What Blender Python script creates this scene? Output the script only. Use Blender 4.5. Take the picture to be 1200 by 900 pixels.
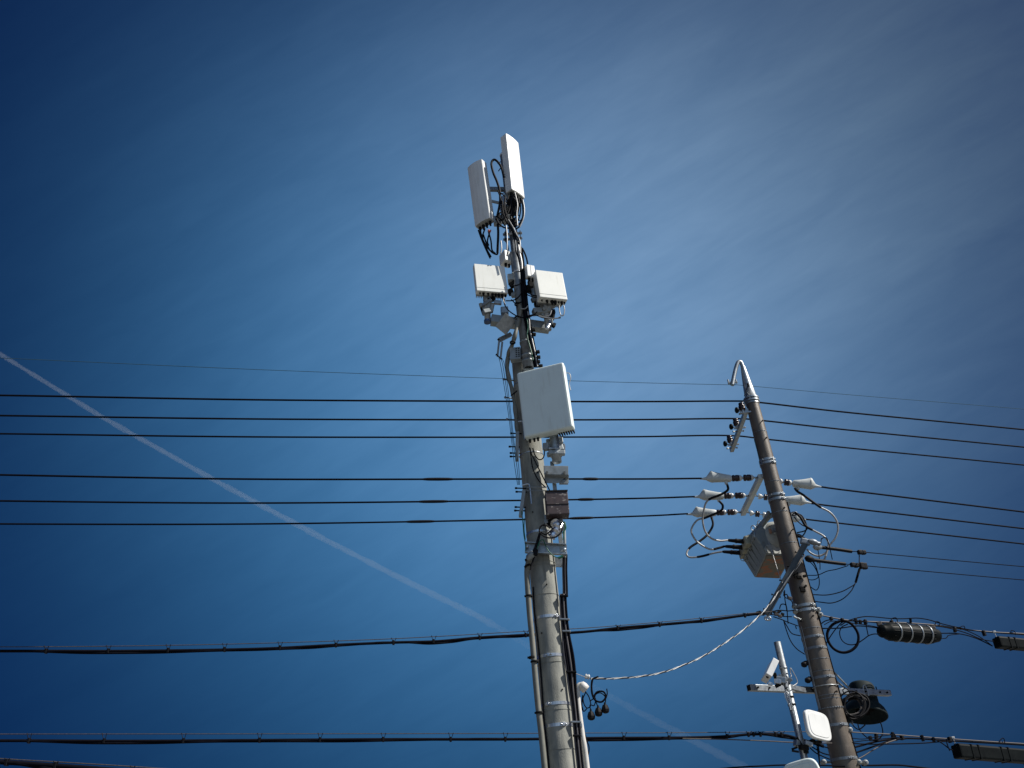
import bpy, bmesh, math, random
from mathutils import Vector as V, Matrix
random.seed(7)
for o in list(bpy.data.objects): bpy.data.objects.remove(o)
scn = bpy.context.scene; col = scn.collection
R = math.radians

# ---------------------------------------------------------------- camera
F = 1000.0                                    # focal length in pixels of a 1200 px wide picture
up = V((453.6-600, 450+1193, -F)).normalized()
fw = V((0, 0, -1))
yc = (fw - fw.dot(up)*up).normalized(); xc = yc.cross(up)
M = Matrix((xc, yc, up))                      # camera axes -> world axes
CAM = V((0, 0, 1.6))
cam_d = bpy.data.cameras.new('camera'); cam = bpy.data.objects.new('camera', cam_d); col.objects.link(cam)
cam.matrix_world = Matrix.Translation(CAM) @ M.to_4x4()
cam_d.sensor_width = 36; cam_d.lens = F/1200*36; cam_d.clip_start = .1; cam_d.clip_end = 90000
scn.camera = cam

# ---------------------------------------------------------------- sun, sky, exposure
SUN_AZ, SUN_EL = 10.5, 42                       # degrees from +X towards the camera side, elevation
sdir = V((math.cos(R(SUN_AZ))*math.cos(R(SUN_EL)), -math.sin(R(SUN_AZ))*math.cos(R(SUN_EL)), math.sin(R(SUN_EL))))
sl = bpy.data.lights.new('sun', 'SUN'); sl.energy = 5.0; sl.angle = R(.53); sl.color = (1, .955, .88)
so = bpy.data.objects.new('sun', sl); so.rotation_euler = (-sdir).to_track_quat('-Z', 'Y').to_euler(); col.objects.link(so)
scn.view_settings.view_transform = 'Standard'; scn.view_settings.look = 'None'
scn.view_settings.exposure = .3; scn.view_settings.gamma = 1

world = bpy.data.worlds.new('World'); scn.world = world; world.use_nodes = True
nt = world.node_tree; nt.nodes.clear()
def N(t, tree=None, **kw):
    n = (tree or nt).nodes.new(t)
    for k, v in kw.items(): setattr(n, k, v)
    return n
def mth(op, a, b=None, c=None, tree=None):
    n = N('ShaderNodeMath', tree, operation=op)
    for i, q in enumerate((a, b, c)):
        if q is None: continue
        if isinstance(q, (int, float)): n.inputs[i].default_value = q
        else: (tree or nt).links.new(q, n.inputs[i])
    return n.outputs[0]
def vdot(a, v):
    n = N('ShaderNodeVectorMath', operation='DOT_PRODUCT'); nt.links.new(a, n.inputs[0]); n.inputs[1].default_value = v
    return n.outputs['Value']
def ray(px, py): return M @ V((px-600, 450-py, -F))
L = nt.links.new
tc = N('ShaderNodeTexCoord'); D = tc.outputs['Generated']
sky = N('ShaderNodeTexSky', sky_type='NISHITA', sun_disc=False)
sky.sun_elevation = R(SUN_EL); sky.sun_rotation = R(90+SUN_AZ)
sky.altitude = 1500; sky.air_density = 1.0; sky.dust_density = .2; sky.ozone_density = 2.0
# clear air: deep, saturated blue, darkened further low down
tint = N('ShaderNodeMix', data_type='RGBA', blend_type='MULTIPLY'); tint.inputs[0].default_value = 1
L(sky.outputs[0], tint.inputs[6])
zf = mth('MINIMUM', mth('ADD', mth('MULTIPLY', mth('MAXIMUM', vdot(D, (0, 0, 1)), 0), 1.0), .22), 1)
tz = N('ShaderNodeVectorMath', operation='SCALE'); tz.inputs[0].default_value = (.004, .050, .215); L(zf, tz.inputs['Scale']); L(tz.outputs[0], tint.inputs[7])
# thin cirrus: a veil in long parallel streaks; its lobes also paint lens falloff into the sky
def lobe(px, py, width, d=None, pw=2):
    d = (d or ray(px, py)).normalized()
    a = mth('ARCCOSINE', mth('MINIMUM', vdot(D, d), .99999))
    return mth('EXPONENT', mth('MULTIPLY', mth('POWER', mth('DIVIDE', a, width), pw), -1))
cc = ray(650, 380).normalized(); e1 = ray(950, 215).normalized()-ray(350, 545).normalized(); e1 = (e1-cc*e1.dot(cc)).normalized(); e2 = cc.cross(e1)
dz_ = mth('MAXIMUM', vdot(D, cc), .12)
pu = mth('DIVIDE', vdot(D, e1), dz_); pv = mth('DIVIDE', vdot(D, e2), dz_)
def streak(fu, fv, det, seed, dist=0.0):
    c = N('ShaderNodeCombineXYZ'); L(mth('MULTIPLY', pu, fu), c.inputs[0]); L(mth('MULTIPLY', pv, fv), c.inputs[1]); c.inputs[2].default_value = seed
    n = N('ShaderNodeTexNoise'); n.inputs['Scale'].default_value = 1; n.inputs['Detail'].default_value = det; n.inputs['Roughness'].default_value = .5
    n.inputs['Distortion'].default_value = dist
    L(c.outputs[0], n.inputs['Vector']); return mth('SUBTRACT', n.outputs['Fac'], .5)
st = mth('ADD', mth('MULTIPLY', streak(2.6, 11, 5, 1.3, .8), .70), mth('MULTIPLY', streak(8, 30, 5, 5.1, 1.0), .42))
st = mth('ADD', st, mth('MULTIPLY', streak(1.5, 3.6, 2, 9.0, .5), .28))
st = mth('ADD', st, mth('MULTIPLY', streak(16, 75, 4, 2.2, 1.2), .20))
st = mth('ADD', 1, mth('MULTIPLY', st, .8))
blue = mth('MULTIPLY', lobe(630, 458, .445, None, 2.3), mth('ADD', 1, mth('MULTIPLY', mth('SUBTRACT', st, 1), .40)))  # broad glow about the view centre: edge darkening of the lens painted into the sky
whit = mth('MULTIPLY', lobe(740, 345, .335), st)
back = lobe(0, 0, .76, V((.1, -1, .25)))  # unseen bright sky patch behind the camera, added to fill the shaded sides
SKY = .10
def layer(prev, fac, colr):
    v = N('ShaderNodeVectorMath', operation='SCALE'); v.inputs[0].default_value = [x/SKY/1.23 for x in colr]; L(fac, v.inputs['Scale'])
    m = N('ShaderNodeVectorMath', operation='ADD'); L(prev, m.inputs[0]); L(v.outputs[0], m.inputs[1]); return m.outputs[0]
out = layer(tint.outputs[2], blue, (.036, .186, .375))
out = layer(out, whit, (.112, .100, .078))
out = layer(out, mth('MULTIPLY', lobe(1120, 90, .30), st), (.024, .036, .024))
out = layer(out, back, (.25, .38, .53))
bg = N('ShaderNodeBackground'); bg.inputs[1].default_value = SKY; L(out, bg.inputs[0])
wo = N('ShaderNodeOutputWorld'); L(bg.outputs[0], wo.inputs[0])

# ---------------------------------------------------------------- projection helpers
def at(px, py, Y):
    d = ray(px, py); return CAM + d*(Y/d.y)
def at_h(px, py, h):
    d = ray(px, py); return CAM + d*((h-1.6)/d.z)
def on_plane(px, py, x0, y0, slope):          # vertical plane Y = y0 + slope (X - x0)
    d = ray(px, py); return CAM + d*((y0-slope*x0)/(d.y-slope*d.x))
def proj(p):
    q = M.transposed() @ (V(p)-CAM); return 600+F*q.x/-q.z, 450-F*q.y/-q.z
def depth(p): return -(M.transposed() @ (V(p)-CAM)).z
CR = {'A1': (530, 140, 5.627), 'A2': (530, 280, 5.627), 'A3': (560, 410, 5.627), 'A4': (570, 540, 5.627), 'A5': (590, 680, 4.09),
      'B1': (800, 410, 6.925), 'B2': (790, 530, 5.625), 'B3': (900, 560, 5.627), 'B4': (860, 670, 6.923), 'B5': (860, 740, 5.625),
      'B6': (1000, 700, 4.5), 'C2': (545, 220, 11.25), 'C3': (550, 290, 9.0), 'C8': (970, 780, 9.0), 'C1': (540, 150, 11.25), 'D3': (560, 370, 11.25),
      'E': (940, 820, 4.615), 'P': (0, 0, 1)}
def K(c, x, y): a = CR[c]; return a[0]+x/a[2], a[1]+y/a[2]
def A(c, x, y, Y): return at(*K(c, x, y), Y)
def path(c, Y, pts):                          # Y one depth, (start, end), or given per point
    out = []; n = len(pts)-1
    for i, p in enumerate(pts):
        y = p[2] if len(p) > 2 else (Y[0]+(Y[1]-Y[0])*i/n if isinstance(Y, tuple) else Y)
        out.append(A(c, p[0], p[1], y))
    return out
def pl_left(c, pts, y0=14.0, x0=4.3): return [on_plane(*K(c, *p), x0, y0, .193) for p in pts]
def pl_right(c, pts, y0=14.0, x0=4.45): return [on_plane(*K(c, *p), x0, y0, .40) for p in pts]

def spl(pts, n=6):
    if len(pts) < 3: return [V(p) for p in pts]
    P = [V(pts[0])*2-V(pts[1])]+[V(p) for p in pts]+[V(pts[-1])*2-V(pts[-2])]
    out = []
    for i in range(1, len(P)-2):
        a, b, c, d = P[i-1:i+3]
        for k in range(n):
            t = k/n
            out.append(.5*((2*b)+(c-a)*t+(2*a-5*b+4*c-d)*t*t+(3*b-a-3*c+d)*t**3))
    out.append(P[-2]); return out

# ---------------------------------------------------------------- mesh builder
SPLIT = {'bolt', 'plug', 'step_bolt', 'stud', 'slot', 'screw', 'connector', 'lid_seam', 'eye', 'clamp', 'hanger', 'strap', 'small_pipes', 'brace', 'collar', 'rod', 'bright_fitting'}
class MB:
    def __init__(s): s.bm = bmesh.new()
    def rings(s, rings, cap=True, smooth=True, closed=False):
        vr = [[s.bm.verts.new(p) for p in r] for r in rings]; n = len(vr[0])
        pairs = list(zip(vr, vr[1:])) + ([(vr[-1], vr[0])] if closed else [])
        for a, b in pairs:
            for i in range(n):
                f = s.bm.faces.new((a[i], a[(i+1) % n], b[(i+1) % n], b[i])); f.smooth = smooth
        if cap and not closed:
            for r in (rings[0][::-1], rings[-1]): s.bm.faces.new([s.bm.verts.new(p) for p in r])
        return s
    def tube(s, pts, r, seg=8, cap=True, closed=False):
        pts = [V(p) for p in pts]; n = len(pts); rr = r if isinstance(r, (list, tuple)) else [r]*n
        t = []
        for i in range(n):
            a = pts[(i-1) % n] if closed else pts[max(i-1, 0)]; b = pts[(i+1) % n] if closed else pts[min(i+1, n-1)]
            t.append((b-a).normalized())
        u = t[0].orthogonal().normalized(); rings = []
        for i in range(n):
            u = (u - t[i]*u.dot(t[i])).normalized(); w = t[i].cross(u)
            rings.append([pts[i]+(u*math.cos(2*math.pi*k/seg)+w*math.sin(2*math.pi*k/seg))*rr[i] for k in range(seg)])
        return s.rings(rings, cap, True, closed)
    def lathe(s, p0, p1, prof, seg=16, cap=True, smooth=True):   # prof: (t along p0->p1 in metres or fraction, radius)
        p0, p1 = V(p0), V(p1); ax = p1-p0; u = ax.orthogonal().normalized(); w = ax.normalized().cross(u)
        return s.rings([[p0+ax*t+(u*math.cos(2*math.pi*k/seg)+w*math.sin(2*math.pi*k/seg))*r for k in range(seg)] for t, r in prof], cap, smooth)
    def box(s, c, dims, rot=None, bev=0.0, seg=2):
        b = bmesh.new(); bmesh.ops.create_cube(b, size=1)
        for v in b.verts: v.co = V((v.co.x*dims[0], v.co.y*dims[1], v.co.z*dims[2]))
        if bev: bmesh.ops.bevel(b, geom=b.edges[:], offset=bev, segments=seg, affect='EDGES', profile=.6)
        rot = rot or Matrix.Identity(3); mp = {}
        for v in b.verts: mp[v] = s.bm.verts.new(V(c)+rot @ v.co)
        for f in b.faces: s.bm.faces.new([mp[v] for v in f.verts])
        b.free(); return s
    def bar(s, p0, p1, w, h, bev=.003, upv=(0, 0, 1)):
        p0, p1 = V(p0), V(p1); x = (p1-p0).normalized(); y = V(upv).cross(x).normalized(); zz = x.cross(y)
        return s.box((p0+p1)/2, ((p1-p0).length, w, h), Matrix((x, y, zz)).transposed(), bev)
    def build(s, name, mat, parent=None, loc=None):
        if parent is not None and name in SPLIT:
            ps = s.pieces()
            if len(ps) > 1:
                o = None
                for p in ps: o = p._build(name, mat, parent, loc)
                return o
        return s._build(name, mat, parent, loc)
    def pieces(s):
        key = {}; par = {}
        def find(a):
            while par[a] != a: par[a] = par[par[a]]; a = par[a]
            return a
        for v in s.bm.verts: k = tuple(round(c, 4) for c in v.co); key[v] = k; par.setdefault(k, k)
        for f in s.bm.faces:
            k0 = find(key[f.verts[0]])
            for v in f.verts[1:]: par[find(key[v])] = k0; k0 = find(k0)
        groups = {}
        for f in s.bm.faces: groups.setdefault(find(key[f.verts[0]]), []).append(f)
        out = []
        for fs in groups.values():
            m = MB(); vm = {}
            for f in fs:
                for v in f.verts:
                    if v not in vm: vm[v] = m.bm.verts.new(v.co)
                g = m.bm.faces.new([vm[v] for v in f.verts]); g.smooth = f.smooth
            out.append(m)
        return out
    def _build(s, name, mat, parent=None, loc=None):
        bm = s.bm; bmesh.ops.recalc_face_normals(bm, faces=bm.faces[:])
        if parent is not None:
            root = parent
            while root.parent: root = root.parent
            off = root['_o'] if '_o' in root else (0, 0, 0); off = V(off)
        else: off = V(loc) if loc is not None else V(bm.verts[:][0].co)
        for v in bm.verts: v.co -= off
        me = bpy.data.meshes.new(name); bm.to_mesh(me); bm.free(); me.materials.append(mat)
        o = bpy.data.objects.new(name, me); col.objects.link(o)
        if parent is not None: o.parent = parent
        else: o.location = off
        return o
roots = []
def thing(name, label, cat, loc, group=None):
    o = bpy.data.objects.new(name, None); o.empty_display_size = .1; o.location = loc; col.objects.link(o)
    o['label'] = label; o['category'] = cat; o['_o'] = list(loc); roots.append(o)
    if group: o['group'] = group
    return o
def tag(o, label, cat, group=None, kind=None):
    if label: o['label'] = label
    if cat: o['category'] = cat
    if group: o['group'] = group
    if kind: o['kind'] = kind
    return o
def rot3(y, p=0, r=0):
    return Matrix.Rotation(R(y), 3, 'Z') @ Matrix.Rotation(R(p), 3, 'X') @ Matrix.Rotation(R(r), 3, 'Y')

# ---------------------------------------------------------------- materials
def mat(name, c1, c2=None, rough=.5, metal=0.0, scale=8, stretch=(1, 1, 1), bump=0.0, bscale=60, lo=.35, hi=.65, spec=.5, dirt=None, rv=.1):
    m = bpy.data.materials.new(name); m.use_nodes = True; t = m.node_tree; b = t.nodes['Principled BSDF']
    b.inputs['Metallic'].default_value = metal; b.inputs['Roughness'].default_value = rough; b.inputs['Specular IOR Level'].default_value = spec
    c2 = c2 or tuple(x*.75 for x in c1)
    tc = t.nodes.new('ShaderNodeTexCoord'); mp = t.nodes.new('ShaderNodeMapping'); mp.inputs['Scale'].default_value = stretch
    t.links.new(tc.outputs['Object'], mp.inputs[0])
    n = t.nodes.new('ShaderNodeTexNoise'); n.inputs['Scale'].default_value = scale; n.inputs['Detail'].default_value = 6; n.inputs['Roughness'].default_value = .62
    t.links.new(mp.outputs[0], n.inputs['Vector'])
    cr = t.nodes.new('ShaderNodeValToRGB'); cr.color_ramp.elements[0].position = lo; cr.color_ramp.elements[1].position = hi
    cr.color_ramp.elements[0].color = (*c2, 1); cr.color_ramp.elements[1].color = (*c1, 1)
    t.links.new(n.outputs['Fac'], cr.inputs[0]); out = cr.outputs[0]
    if dirt:
        n2 = t.nodes.new('ShaderNodeTexNoise'); n2.inputs['Scale'].default_value = dirt[1]; n2.inputs['Detail'].default_value = 4
        mp2 = t.nodes.new('ShaderNodeMapping'); mp2.inputs['Scale'].default_value = dirt[4] if len(dirt) > 4 else (1, 1, 1); mp2.inputs['Location'].default_value = (3.1, 7.7, 1.9)
        t.links.new(tc.outputs['Object'], mp2.inputs[0]); t.links.new(mp2.outputs[0], n2.inputs['Vector'])
        r2 = t.nodes.new('ShaderNodeValToRGB'); r2.color_ramp.elements[0].position = dirt[2]; r2.color_ramp.elements[1].position = dirt[3]
        t.links.new(n2.outputs['Fac'], r2.inputs[0])
        mx = t.nodes.new('ShaderNodeMix'); mx.data_type = 'RGBA'; t.links.new(r2.outputs[0], mx.inputs[0]); t.links.new(out, mx.inputs[6]); mx.inputs[7].default_value = (*dirt[0], 1); out = mx.outputs[2]
    t.links.new(out, b.inputs['Base Color'])
    mr = t.nodes.new('ShaderNodeMapRange'); mr.inputs[3].default_value = max(rough-rv, .05); mr.inputs[4].default_value = min(rough+rv, 1)
    t.links.new(n.outputs['Fac'], mr.inputs[0]); t.links.new(mr.outputs[0], b.inputs['Roughness'])
    if bump:
        nb = t.nodes.new('ShaderNodeTexNoise'); nb.inputs['Scale'].default_value = bscale; nb.inputs['Detail'].default_value = 5
        t.links.new(mp.outputs[0], nb.inputs['Vector'])
        bp = t.nodes.new('ShaderNodeBump'); bp.inputs['Strength'].default_value = bump; bp.inputs['Distance'].default_value = .01
        t.links.new(nb.outputs['Fac'], bp.inputs['Height']); t.links.new(bp.outputs[0], b.inputs['Normal'])
    return m
m_conc = mat('weathered_concrete', (.39, .385, .335), (.18, .19, .18), .85, 0, 5, (1.6, 1.6, .8), .35, 70, .25, .75, .3, dirt=((.13, .135, .125), 4.0, .52, .80, (3, 3, .35)))
m_brown = mat('brown_painted_concrete', (.142, .114, .086), (.074, .060, .048), .5, 0, 6, (1, 1, .6), .25, 80, .3, .7, .6, dirt=((.22, .18, .15), 7.0, .60, .78, (2, 2, .7)))
m_galv = mat('galvanised_steel', (.44, .47, .49), (.26, .29, .31), .42, .75, 22, (1, 1, 1), .05, 80, .3, .7, dirt=((.22, .23, .23), 9, .5, .8))
m_steel = mat('bright_steel_band', (.62, .65, .68), (.42, .45, .48), .33, .8, 30)
m_dpaint = mat('shaded_arm_paint', (.075, .09, .10), (.05, .06, .068), .5, .2, 10, dirt=((.08, .08, .08), 9, .55, .8))  # grey deepened to put the slanting arm's shaded face into its colour
m_dgalv = mat('dull_galvanised_steel', (.26, .29, .32), (.17, .19, .215), .5, .5, 16, dirt=((.12, .12, .12), 9, .5, .8))
m_gpaint = mat('grey_painted_steel', (.33, .36, .37), (.24, .27, .28), .5, .2, 10, dirt=((.15, .15, .14), 9, .55, .8))
m_white = mat('white_plastic', (.80, .81, .80), (.75, .76, .75), .42, 0, 3, dirt=((.55, .55, .50), 6, .52, .95, (2.5, 2.5, .3)))
m_cream = mat('cream_white_paint', (.86, .87, .82), (.83, .84, .79), .45, 0, 4, dirt=((.60, .58, .50), 8, .55, .95, (2, 2, .3)))
m_cgrey = mat('pale_grey_casing', (.76, .86, .84), (.73, .82, .80), .5, 0, 4, bump=.03, bscale=120, dirt=((.52, .55, .50), 6, .52, 1.0, (2.5, 2.5, .35)))
m_under = mat('grey_casting', (.40, .41, .39), (.28, .29, .28), .6, .1, 20)
m_black = mat('black_rubber', (.009, .009, .012), (.005, .005, .007), .6, 0, 20, spec=.15)
m_wire = mat('black_wire_sheath', (.006, .006, .010), (.004, .004, .007), .8, 0, 12, spec=.06)
m_silver = mat('silver_grey_cable', (.42, .42, .41), (.27, .27, .27), .4, .15, 14)
m_green = mat('green_earth_wire', (.02, .16, .09), (.015, .10, .06), .45, 0, 10)
m_teal = mat('thin_teal_wire', (.05, .11, .13), (.035, .07, .10), .8, 0, 12, spec=.1)
m_beige = mat('beige_conduit', (.21, .21, .18), (.15, .155, .135), .55, 0, 7, dirt=((.2, .18, .14), 8, .56, .8))
m_wpipe = mat('white_pipe', (.72, .70, .66), (.60, .58, .54), .45, 0, 8, dirt=((.35, .33, .3), 6, .6, .85))
m_brownbox = mat('dark_brown_box', (.065, .042, .042), (.035, .024, .026), .5, 0, 12, dirt=((.30, .27, .25), 13, .60, .68, (1, 1, 2.2)))
m_foil = mat('crumpled_foil', (.80, .82, .85), (.6, .62, .66), .25, .95, 14, bump=1.0, bscale=14)
m_porc = mat('brown_porcelain', (.030, .013, .013), (.018, .009, .010), .25, 0, 10)
m_porcw = mat('white_porcelain', (.62, .63, .62), (.50, .51, .50), .25, 0, 10)
m_cover = mat('grey_white_cover', (.56, .59, .58), (.46, .49, .48), .5, 0, 6, dirt=((.34, .35, .32), 9, .55, .85))
m_tank = mat('blue_grey_tank_paint', (.23, .27, .29), (.17, .20, .22), .5, .1, 6, dirt=((.12, .12, .11), 8, .55, .8))
m_tankp = mat('pale_tank_paint', (.42, .43, .40), (.33, .34, .32), .5, .1, 6, dirt=((.20, .15, .10), 9, .55, .8))
m_rust = mat('rust_streaked_paint', (.18, .165, .13), (.13, .12, .10), .7, .1, 6, dirt=((.33, .115, .045), 5.5, .50, .60, (1, 1, 1)))
m_bell = mat('dark_grey_green_paint', (.013, .024, .028), (.009, .017, .020), .7, 0, 8, spec=.15, dirt=((.022, .03, .03), 8, .5, .8))
m_dark = mat('dark_interior', (.012, .012, .012), (.007, .007, .007), .85, spec=.2)
m_closure = mat('black_closure_plastic', (.006, .009, .010), (.004, .006, .007), .5, 0, 10, spec=.08, dirt=((.008, .009, .010), 9, .55, .85))
m_copper = mat('weathered_strand', (.10, .085, .08), (.05, .045, .042), .6, .2, 40)
m_ring = mat('blue_cap', (.05, .10, .22), None, .4)

# ---------------------------------------------------------------- setting
g = MB(); 
gv = [g.bm.verts.new(p) for p in ((-6000, -6000, 0), (6000, -6000, 0), (6000, 6000, 0), (-6000, 6000, 0))]; g.bm.faces.new(gv)
m_ground = mat('ground', (.16, .155, .14), (.10, .10, .09), .9, 0, .4)
tag(g.build('ground', m_ground, loc=(0, 0, 0)), None, None, kind='structure')

# contrail high in the air: drifting ice crystals, thinner and wider with age
tr = MB(); key = [(-260, 262, 5.5, .36), (-120, 344, 6, .36), (0, 415, 6.5, .34), (120, 489, 7, .33), (250, 562, 7.5, .30), (380, 632, 8.5, .24), (480, 683, 9, .19), (560, 722, 9.5, .13), (600, 745, 9, .03), (690, 802, 9, .02), (740, 830, 10, .035), (820, 872, 11, .035), (880, 903, 12, .025), (980, 955, 12, .015)]
mats = []
def lerp(a, b, t): return a+(b-a)*t
P_, W_ = [], []
for i in range(len(key)-1):
    a, b = key[i], key[i+1]
    for k in range(16 if i == len(key)-2 else 15):
        t = k/15; px, py = lerp(a[0], b[0], t), lerp(a[1], b[1], t); p = at_h(px, py, 3000); P_.append(p)
        W_.append(lerp(a[2], b[2], t)*.42*depth(p)/F*(1+.10*math.sin(px*.19)+.08*math.sin(px*.47+1)+random.uniform(-.13, .13)))
RG = []; DENS = .0035
for i, p in enumerate(P_):
    f_ = i/15; ki = min(int(f_), len(key)-2); tau = .42*lerp(key[ki][3], key[ki+1][3], f_-ki)
    tg = (P_[min(i+1, len(P_)-1)]-P_[max(i-1, 0)]).normalized(); w = tg.cross((p-CAM).normalized()).normalized(); u = w.cross(tg)
    RG.append([p+u*math.cos(2*math.pi*k/16)*(tau/DENS/2)+w*math.sin(2*math.pi*k/16)*W_[i] for k in range(16)])
tr.rings(RG)
random.seed(3)
m = bpy.data.materials.new('contrail_ice'); m.use_nodes = True; t_ = m.node_tree; t_.nodes.clear()
vs = t_.nodes.new('ShaderNodeVolumePrincipled'); vs.inputs['Color'].default_value = (.86, .94, 1, 1); vs.inputs['Density'].default_value = DENS; vs.inputs['Anisotropy'].default_value = .2
oo = t_.nodes.new('ShaderNodeOutputMaterial'); t_.links.new(vs.outputs[0], oo.inputs['Volume']); mats.append(m)
ct = tr.build('contrail', mats[0], loc=at_h(250, 562, 3000))
for m in mats[1:]: ct.data.materials.append(m)
tag(ct, 'thin white contrail slanting down across the blue sky behind the wires', 'contrail', kind='stuff')

# ---------------------------------------------------------------- poles
class Pole:
    def __init__(s, x, y, r_at, taper): s.x, s.y, s.r0, s.tp = x, y, r_at, taper          # r_at = (z, radius)
    def r(s, zz): return s.r0[1]-(zz-s.r0[0])*s.tp
    def z(s, py):
        lo, hi = -1.0, 14.0
        for _ in range(50):
            m_ = (lo+hi)/2
            if proj((s.x, s.y, m_))[1] > py: lo = m_
            else: hi = m_
        return lo
    def p(s, py, ang, extra=0.0):
        zz = s.z(py); r = s.r(zz)+extra; return V((s.x+math.cos(R(ang))*r, s.y+math.sin(R(ang))*r, zz))
MP = Pole(.176, 10.4, (2.89, .176), .0058); MP.tp = (.172-.148)/(8.1-2.9)
RP = Pole(4.43, 14.0, (3.05, .190), .0); RP.tp = (.190-.1175)/(9.2-3.05)
def pole_mesh(P, ztop, seams=()):
    b = MB(); zs = [0]+[i*.5 for i in range(1, int(ztop/.5)+1)]+[ztop]
    b.lathe((P.x, P.y, 0), (P.x, P.y, 1), [(zz, P.r(zz)) for zz in zs], 40); return b
def ring(P, py, h=.03, out=.006, seg=40, z=None):
    zz = P.z(py) if z is None else z; r = P.r(zz); b = MB()
    pr = [(-h/2, r+.0005), (-h/2, r+out), (h/2, r+out), (h/2, r+.0005)]
    b.rings([[V((P.x+math.cos(2*math.pi*k/seg)*q, P.y+math.sin(2*math.pi*k/seg)*q, zz+dz)) for k in range(seg)] for dz, q in pr], cap=False, closed=True, smooth=False)
    return b
def lug(b, P, py, ang, s=.03):
    p = P.p(py, ang, .012); d = V((math.cos(R(ang)), math.sin(R(ang)), 0)); t = V((-d.y, d.x, 0))
    b.box(p, (s*.9, s*.5, s*1.3), Matrix((t, d, V((0, 0, 1)))).transposed(), .003)
    b.lathe(p+t*-s*1.3, p+t*s*1.3, [(0, s*.22), (.12, s*.35), (.2, s*.22), (.8, s*.22), (.88, s*.35), (1, s*.22)], 8)
    return b

pole1 = thing('utility_pole', 'tall grey weathered concrete pole carrying the white antenna boxes', 'utility pole', (MP.x, MP.y, 0))
ztop1 = MP.z(424)
pole_mesh(MP, ztop1).build('shaft', m_conc, pole1)
for py, h, a in ((535, .012, -120), (627, .03, -60), (726, .034, -50), (771, .034, -100), (827, .034, -120), (852, .036, -70), (700, .006, 0), (779, .006, 0), (834, .010, 0), (662, .008, -40), (666, .006, -40), (452, .02, 200), (880, .006, 0)):
    b = ring(MP, py, h, .005)
    if h > .02: lug(b, MP, py, a)
    b.build('band', m_steel if h > .011 else m_conc, pole1)
b = MB()
for py, a in ((560, -70), (605, -110), (690, -80), (745, -120), (812, -60)): b.lathe(MP.p(py, a, -.01), MP.p(py, a, .012), [(0, .009), (1, .009)], 8)
b.build('plug', m_dark, pole1)

# steel channel clamped round the pole below the brown box
zc = MP.z(641); ch = thing('channel_clamp', 'pale steel channel bracket clamped round the grey pole under the brown box', 'bracket', (MP.x, MP.y, zc))
pA, pB = A('A4', 255, 575, 10.18), A('A4', 530, 590, 10.18)
b = MB(); b.bar(pA, pB, .012, .13, .002); b.bar(pA+V((0, -.02, .065)), pB+V((0, -.02, .065)), .05, .012, .002); b.bar(pA+V((0, -.02, -.065)), pB+V((0, -.02, -.065)), .05, .012, .002)
b.build('channel', m_galv, ch)
b = MB(); b.bar(pA+V((.0, .46, 0)), pB+V((0, .46, 0)), .012, .13, .002); b.build('rear_channel', m_galv, ch)
for q in (pA+V((.03, 0, 0)), pB+V((-.03, 0, 0))): b = MB(); b.lathe(q+V((0, -.06, 0)), q+V((0, .5, 0)), [(0, .010), (.02, .010), (.021, .018), (.05, .018), (.051, .008), (1, .008)], 8); b.build('bolt', m_steel, ch)

# brown pole
pole2 = thing('utility_pole', 'brown painted concrete pole on the right with a pointed silver cap and steel bands', 'utility pole', (RP.x, RP.y, 0))
ztop2 = RP.z(471)
pole_mesh(RP, ztop2).build('shaft', m_brown, pole2)
for py in (541, 544.5, 582, 587, 711.5, 717): 
    b = ring(RP, py, .045, .012); lug(b, RP, py, -55, .04); lug(b, RP, py, -150, .04); b.build('band', m_galv, pole2)
for py in (748, 761, 795, 851, 890):
    b = ring(RP, py, .04, .008); lug(b, RP, py, -75, .03); b.build('band', m_dgalv, pole2)
for py in (508, 566.5, 602, 638.5, 738, 774, 788, 816, 820):
    b = ring(RP, py, .007, .004)
    for a in (-60, -95, -130): b.lathe(RP.p(py, a, 0), RP.p(py, a, .014), [(0, .008), (1, .006)], 6)
    b.build('band', m_dgalv, pole2)
b = ring(RP, 831, .008, .004)
for a in range(0, 360, 12): b.box(RP.p(831, a, .008), (.015, .015, .02), rot3(a), .003)
b.build('band', m_dgalv, pole2)
b = MB()
for py, a in ((498, -70), (518, -75), (600, -80), (625, -60), (655, -80), (676, -100), (814, -65), (726, -80)):
    b.lathe(RP.p(py, a, -.01), RP.p(py, a, .05), [(0, .009), (.7, .009), (.72, .016), (1, .016)], 8)
b.build('step_bolt', m_dark, pole2)

zt = RP.z(429)
prof = [(0, .128), (.06, .128), (.061, .124), (.10, .124), (.101, .116), (.45, .092), (.75, .066), (.97, .045), (1, .035)]
b = MB(); b.lathe((RP.x, RP.y, ztop2-.06), (RP.x, RP.y, zt), prof, 28); cap = b.build('cap', m_galv, pole2)
for dz in (0.0, .06):
    b = ring(RP, 0, .03, .026, z=ztop2+dz); lug(b, RP, 470, -60, .035); b.build('band', m_galv, cap)
hook = spl([V((RP.x, RP.y, zt-.1)), A('B1', 478, 112, 14.0), A('B1', 462, 97, 13.99), A('B1', 445, 110, 13.98), A('B1', 425, 175, 13.97), A('B1', 402, 285, 13.95)])
b = MB(); b.tube(hook, .038, 14); b.build('hook_arm', m_galv, cap)
pk = A('B1', 405, 265, 13.95)
b = MB(); b.bar(pk+V((-.09, 0, 0)), pk+V((.09, 0, 0)), .03, .035, .004); b.lathe(pk+V((-.075, 0, -.03)), pk+V((-.075, 0, .07)), [(0, .015), (1, .015)], 8); b.lathe(pk+V((.075, 0, -.03)), pk+V((.075, 0, .06)), [(0, .012), (1, .012)], 8); b.build('wire_clamp', m_gpaint, cap)
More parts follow.
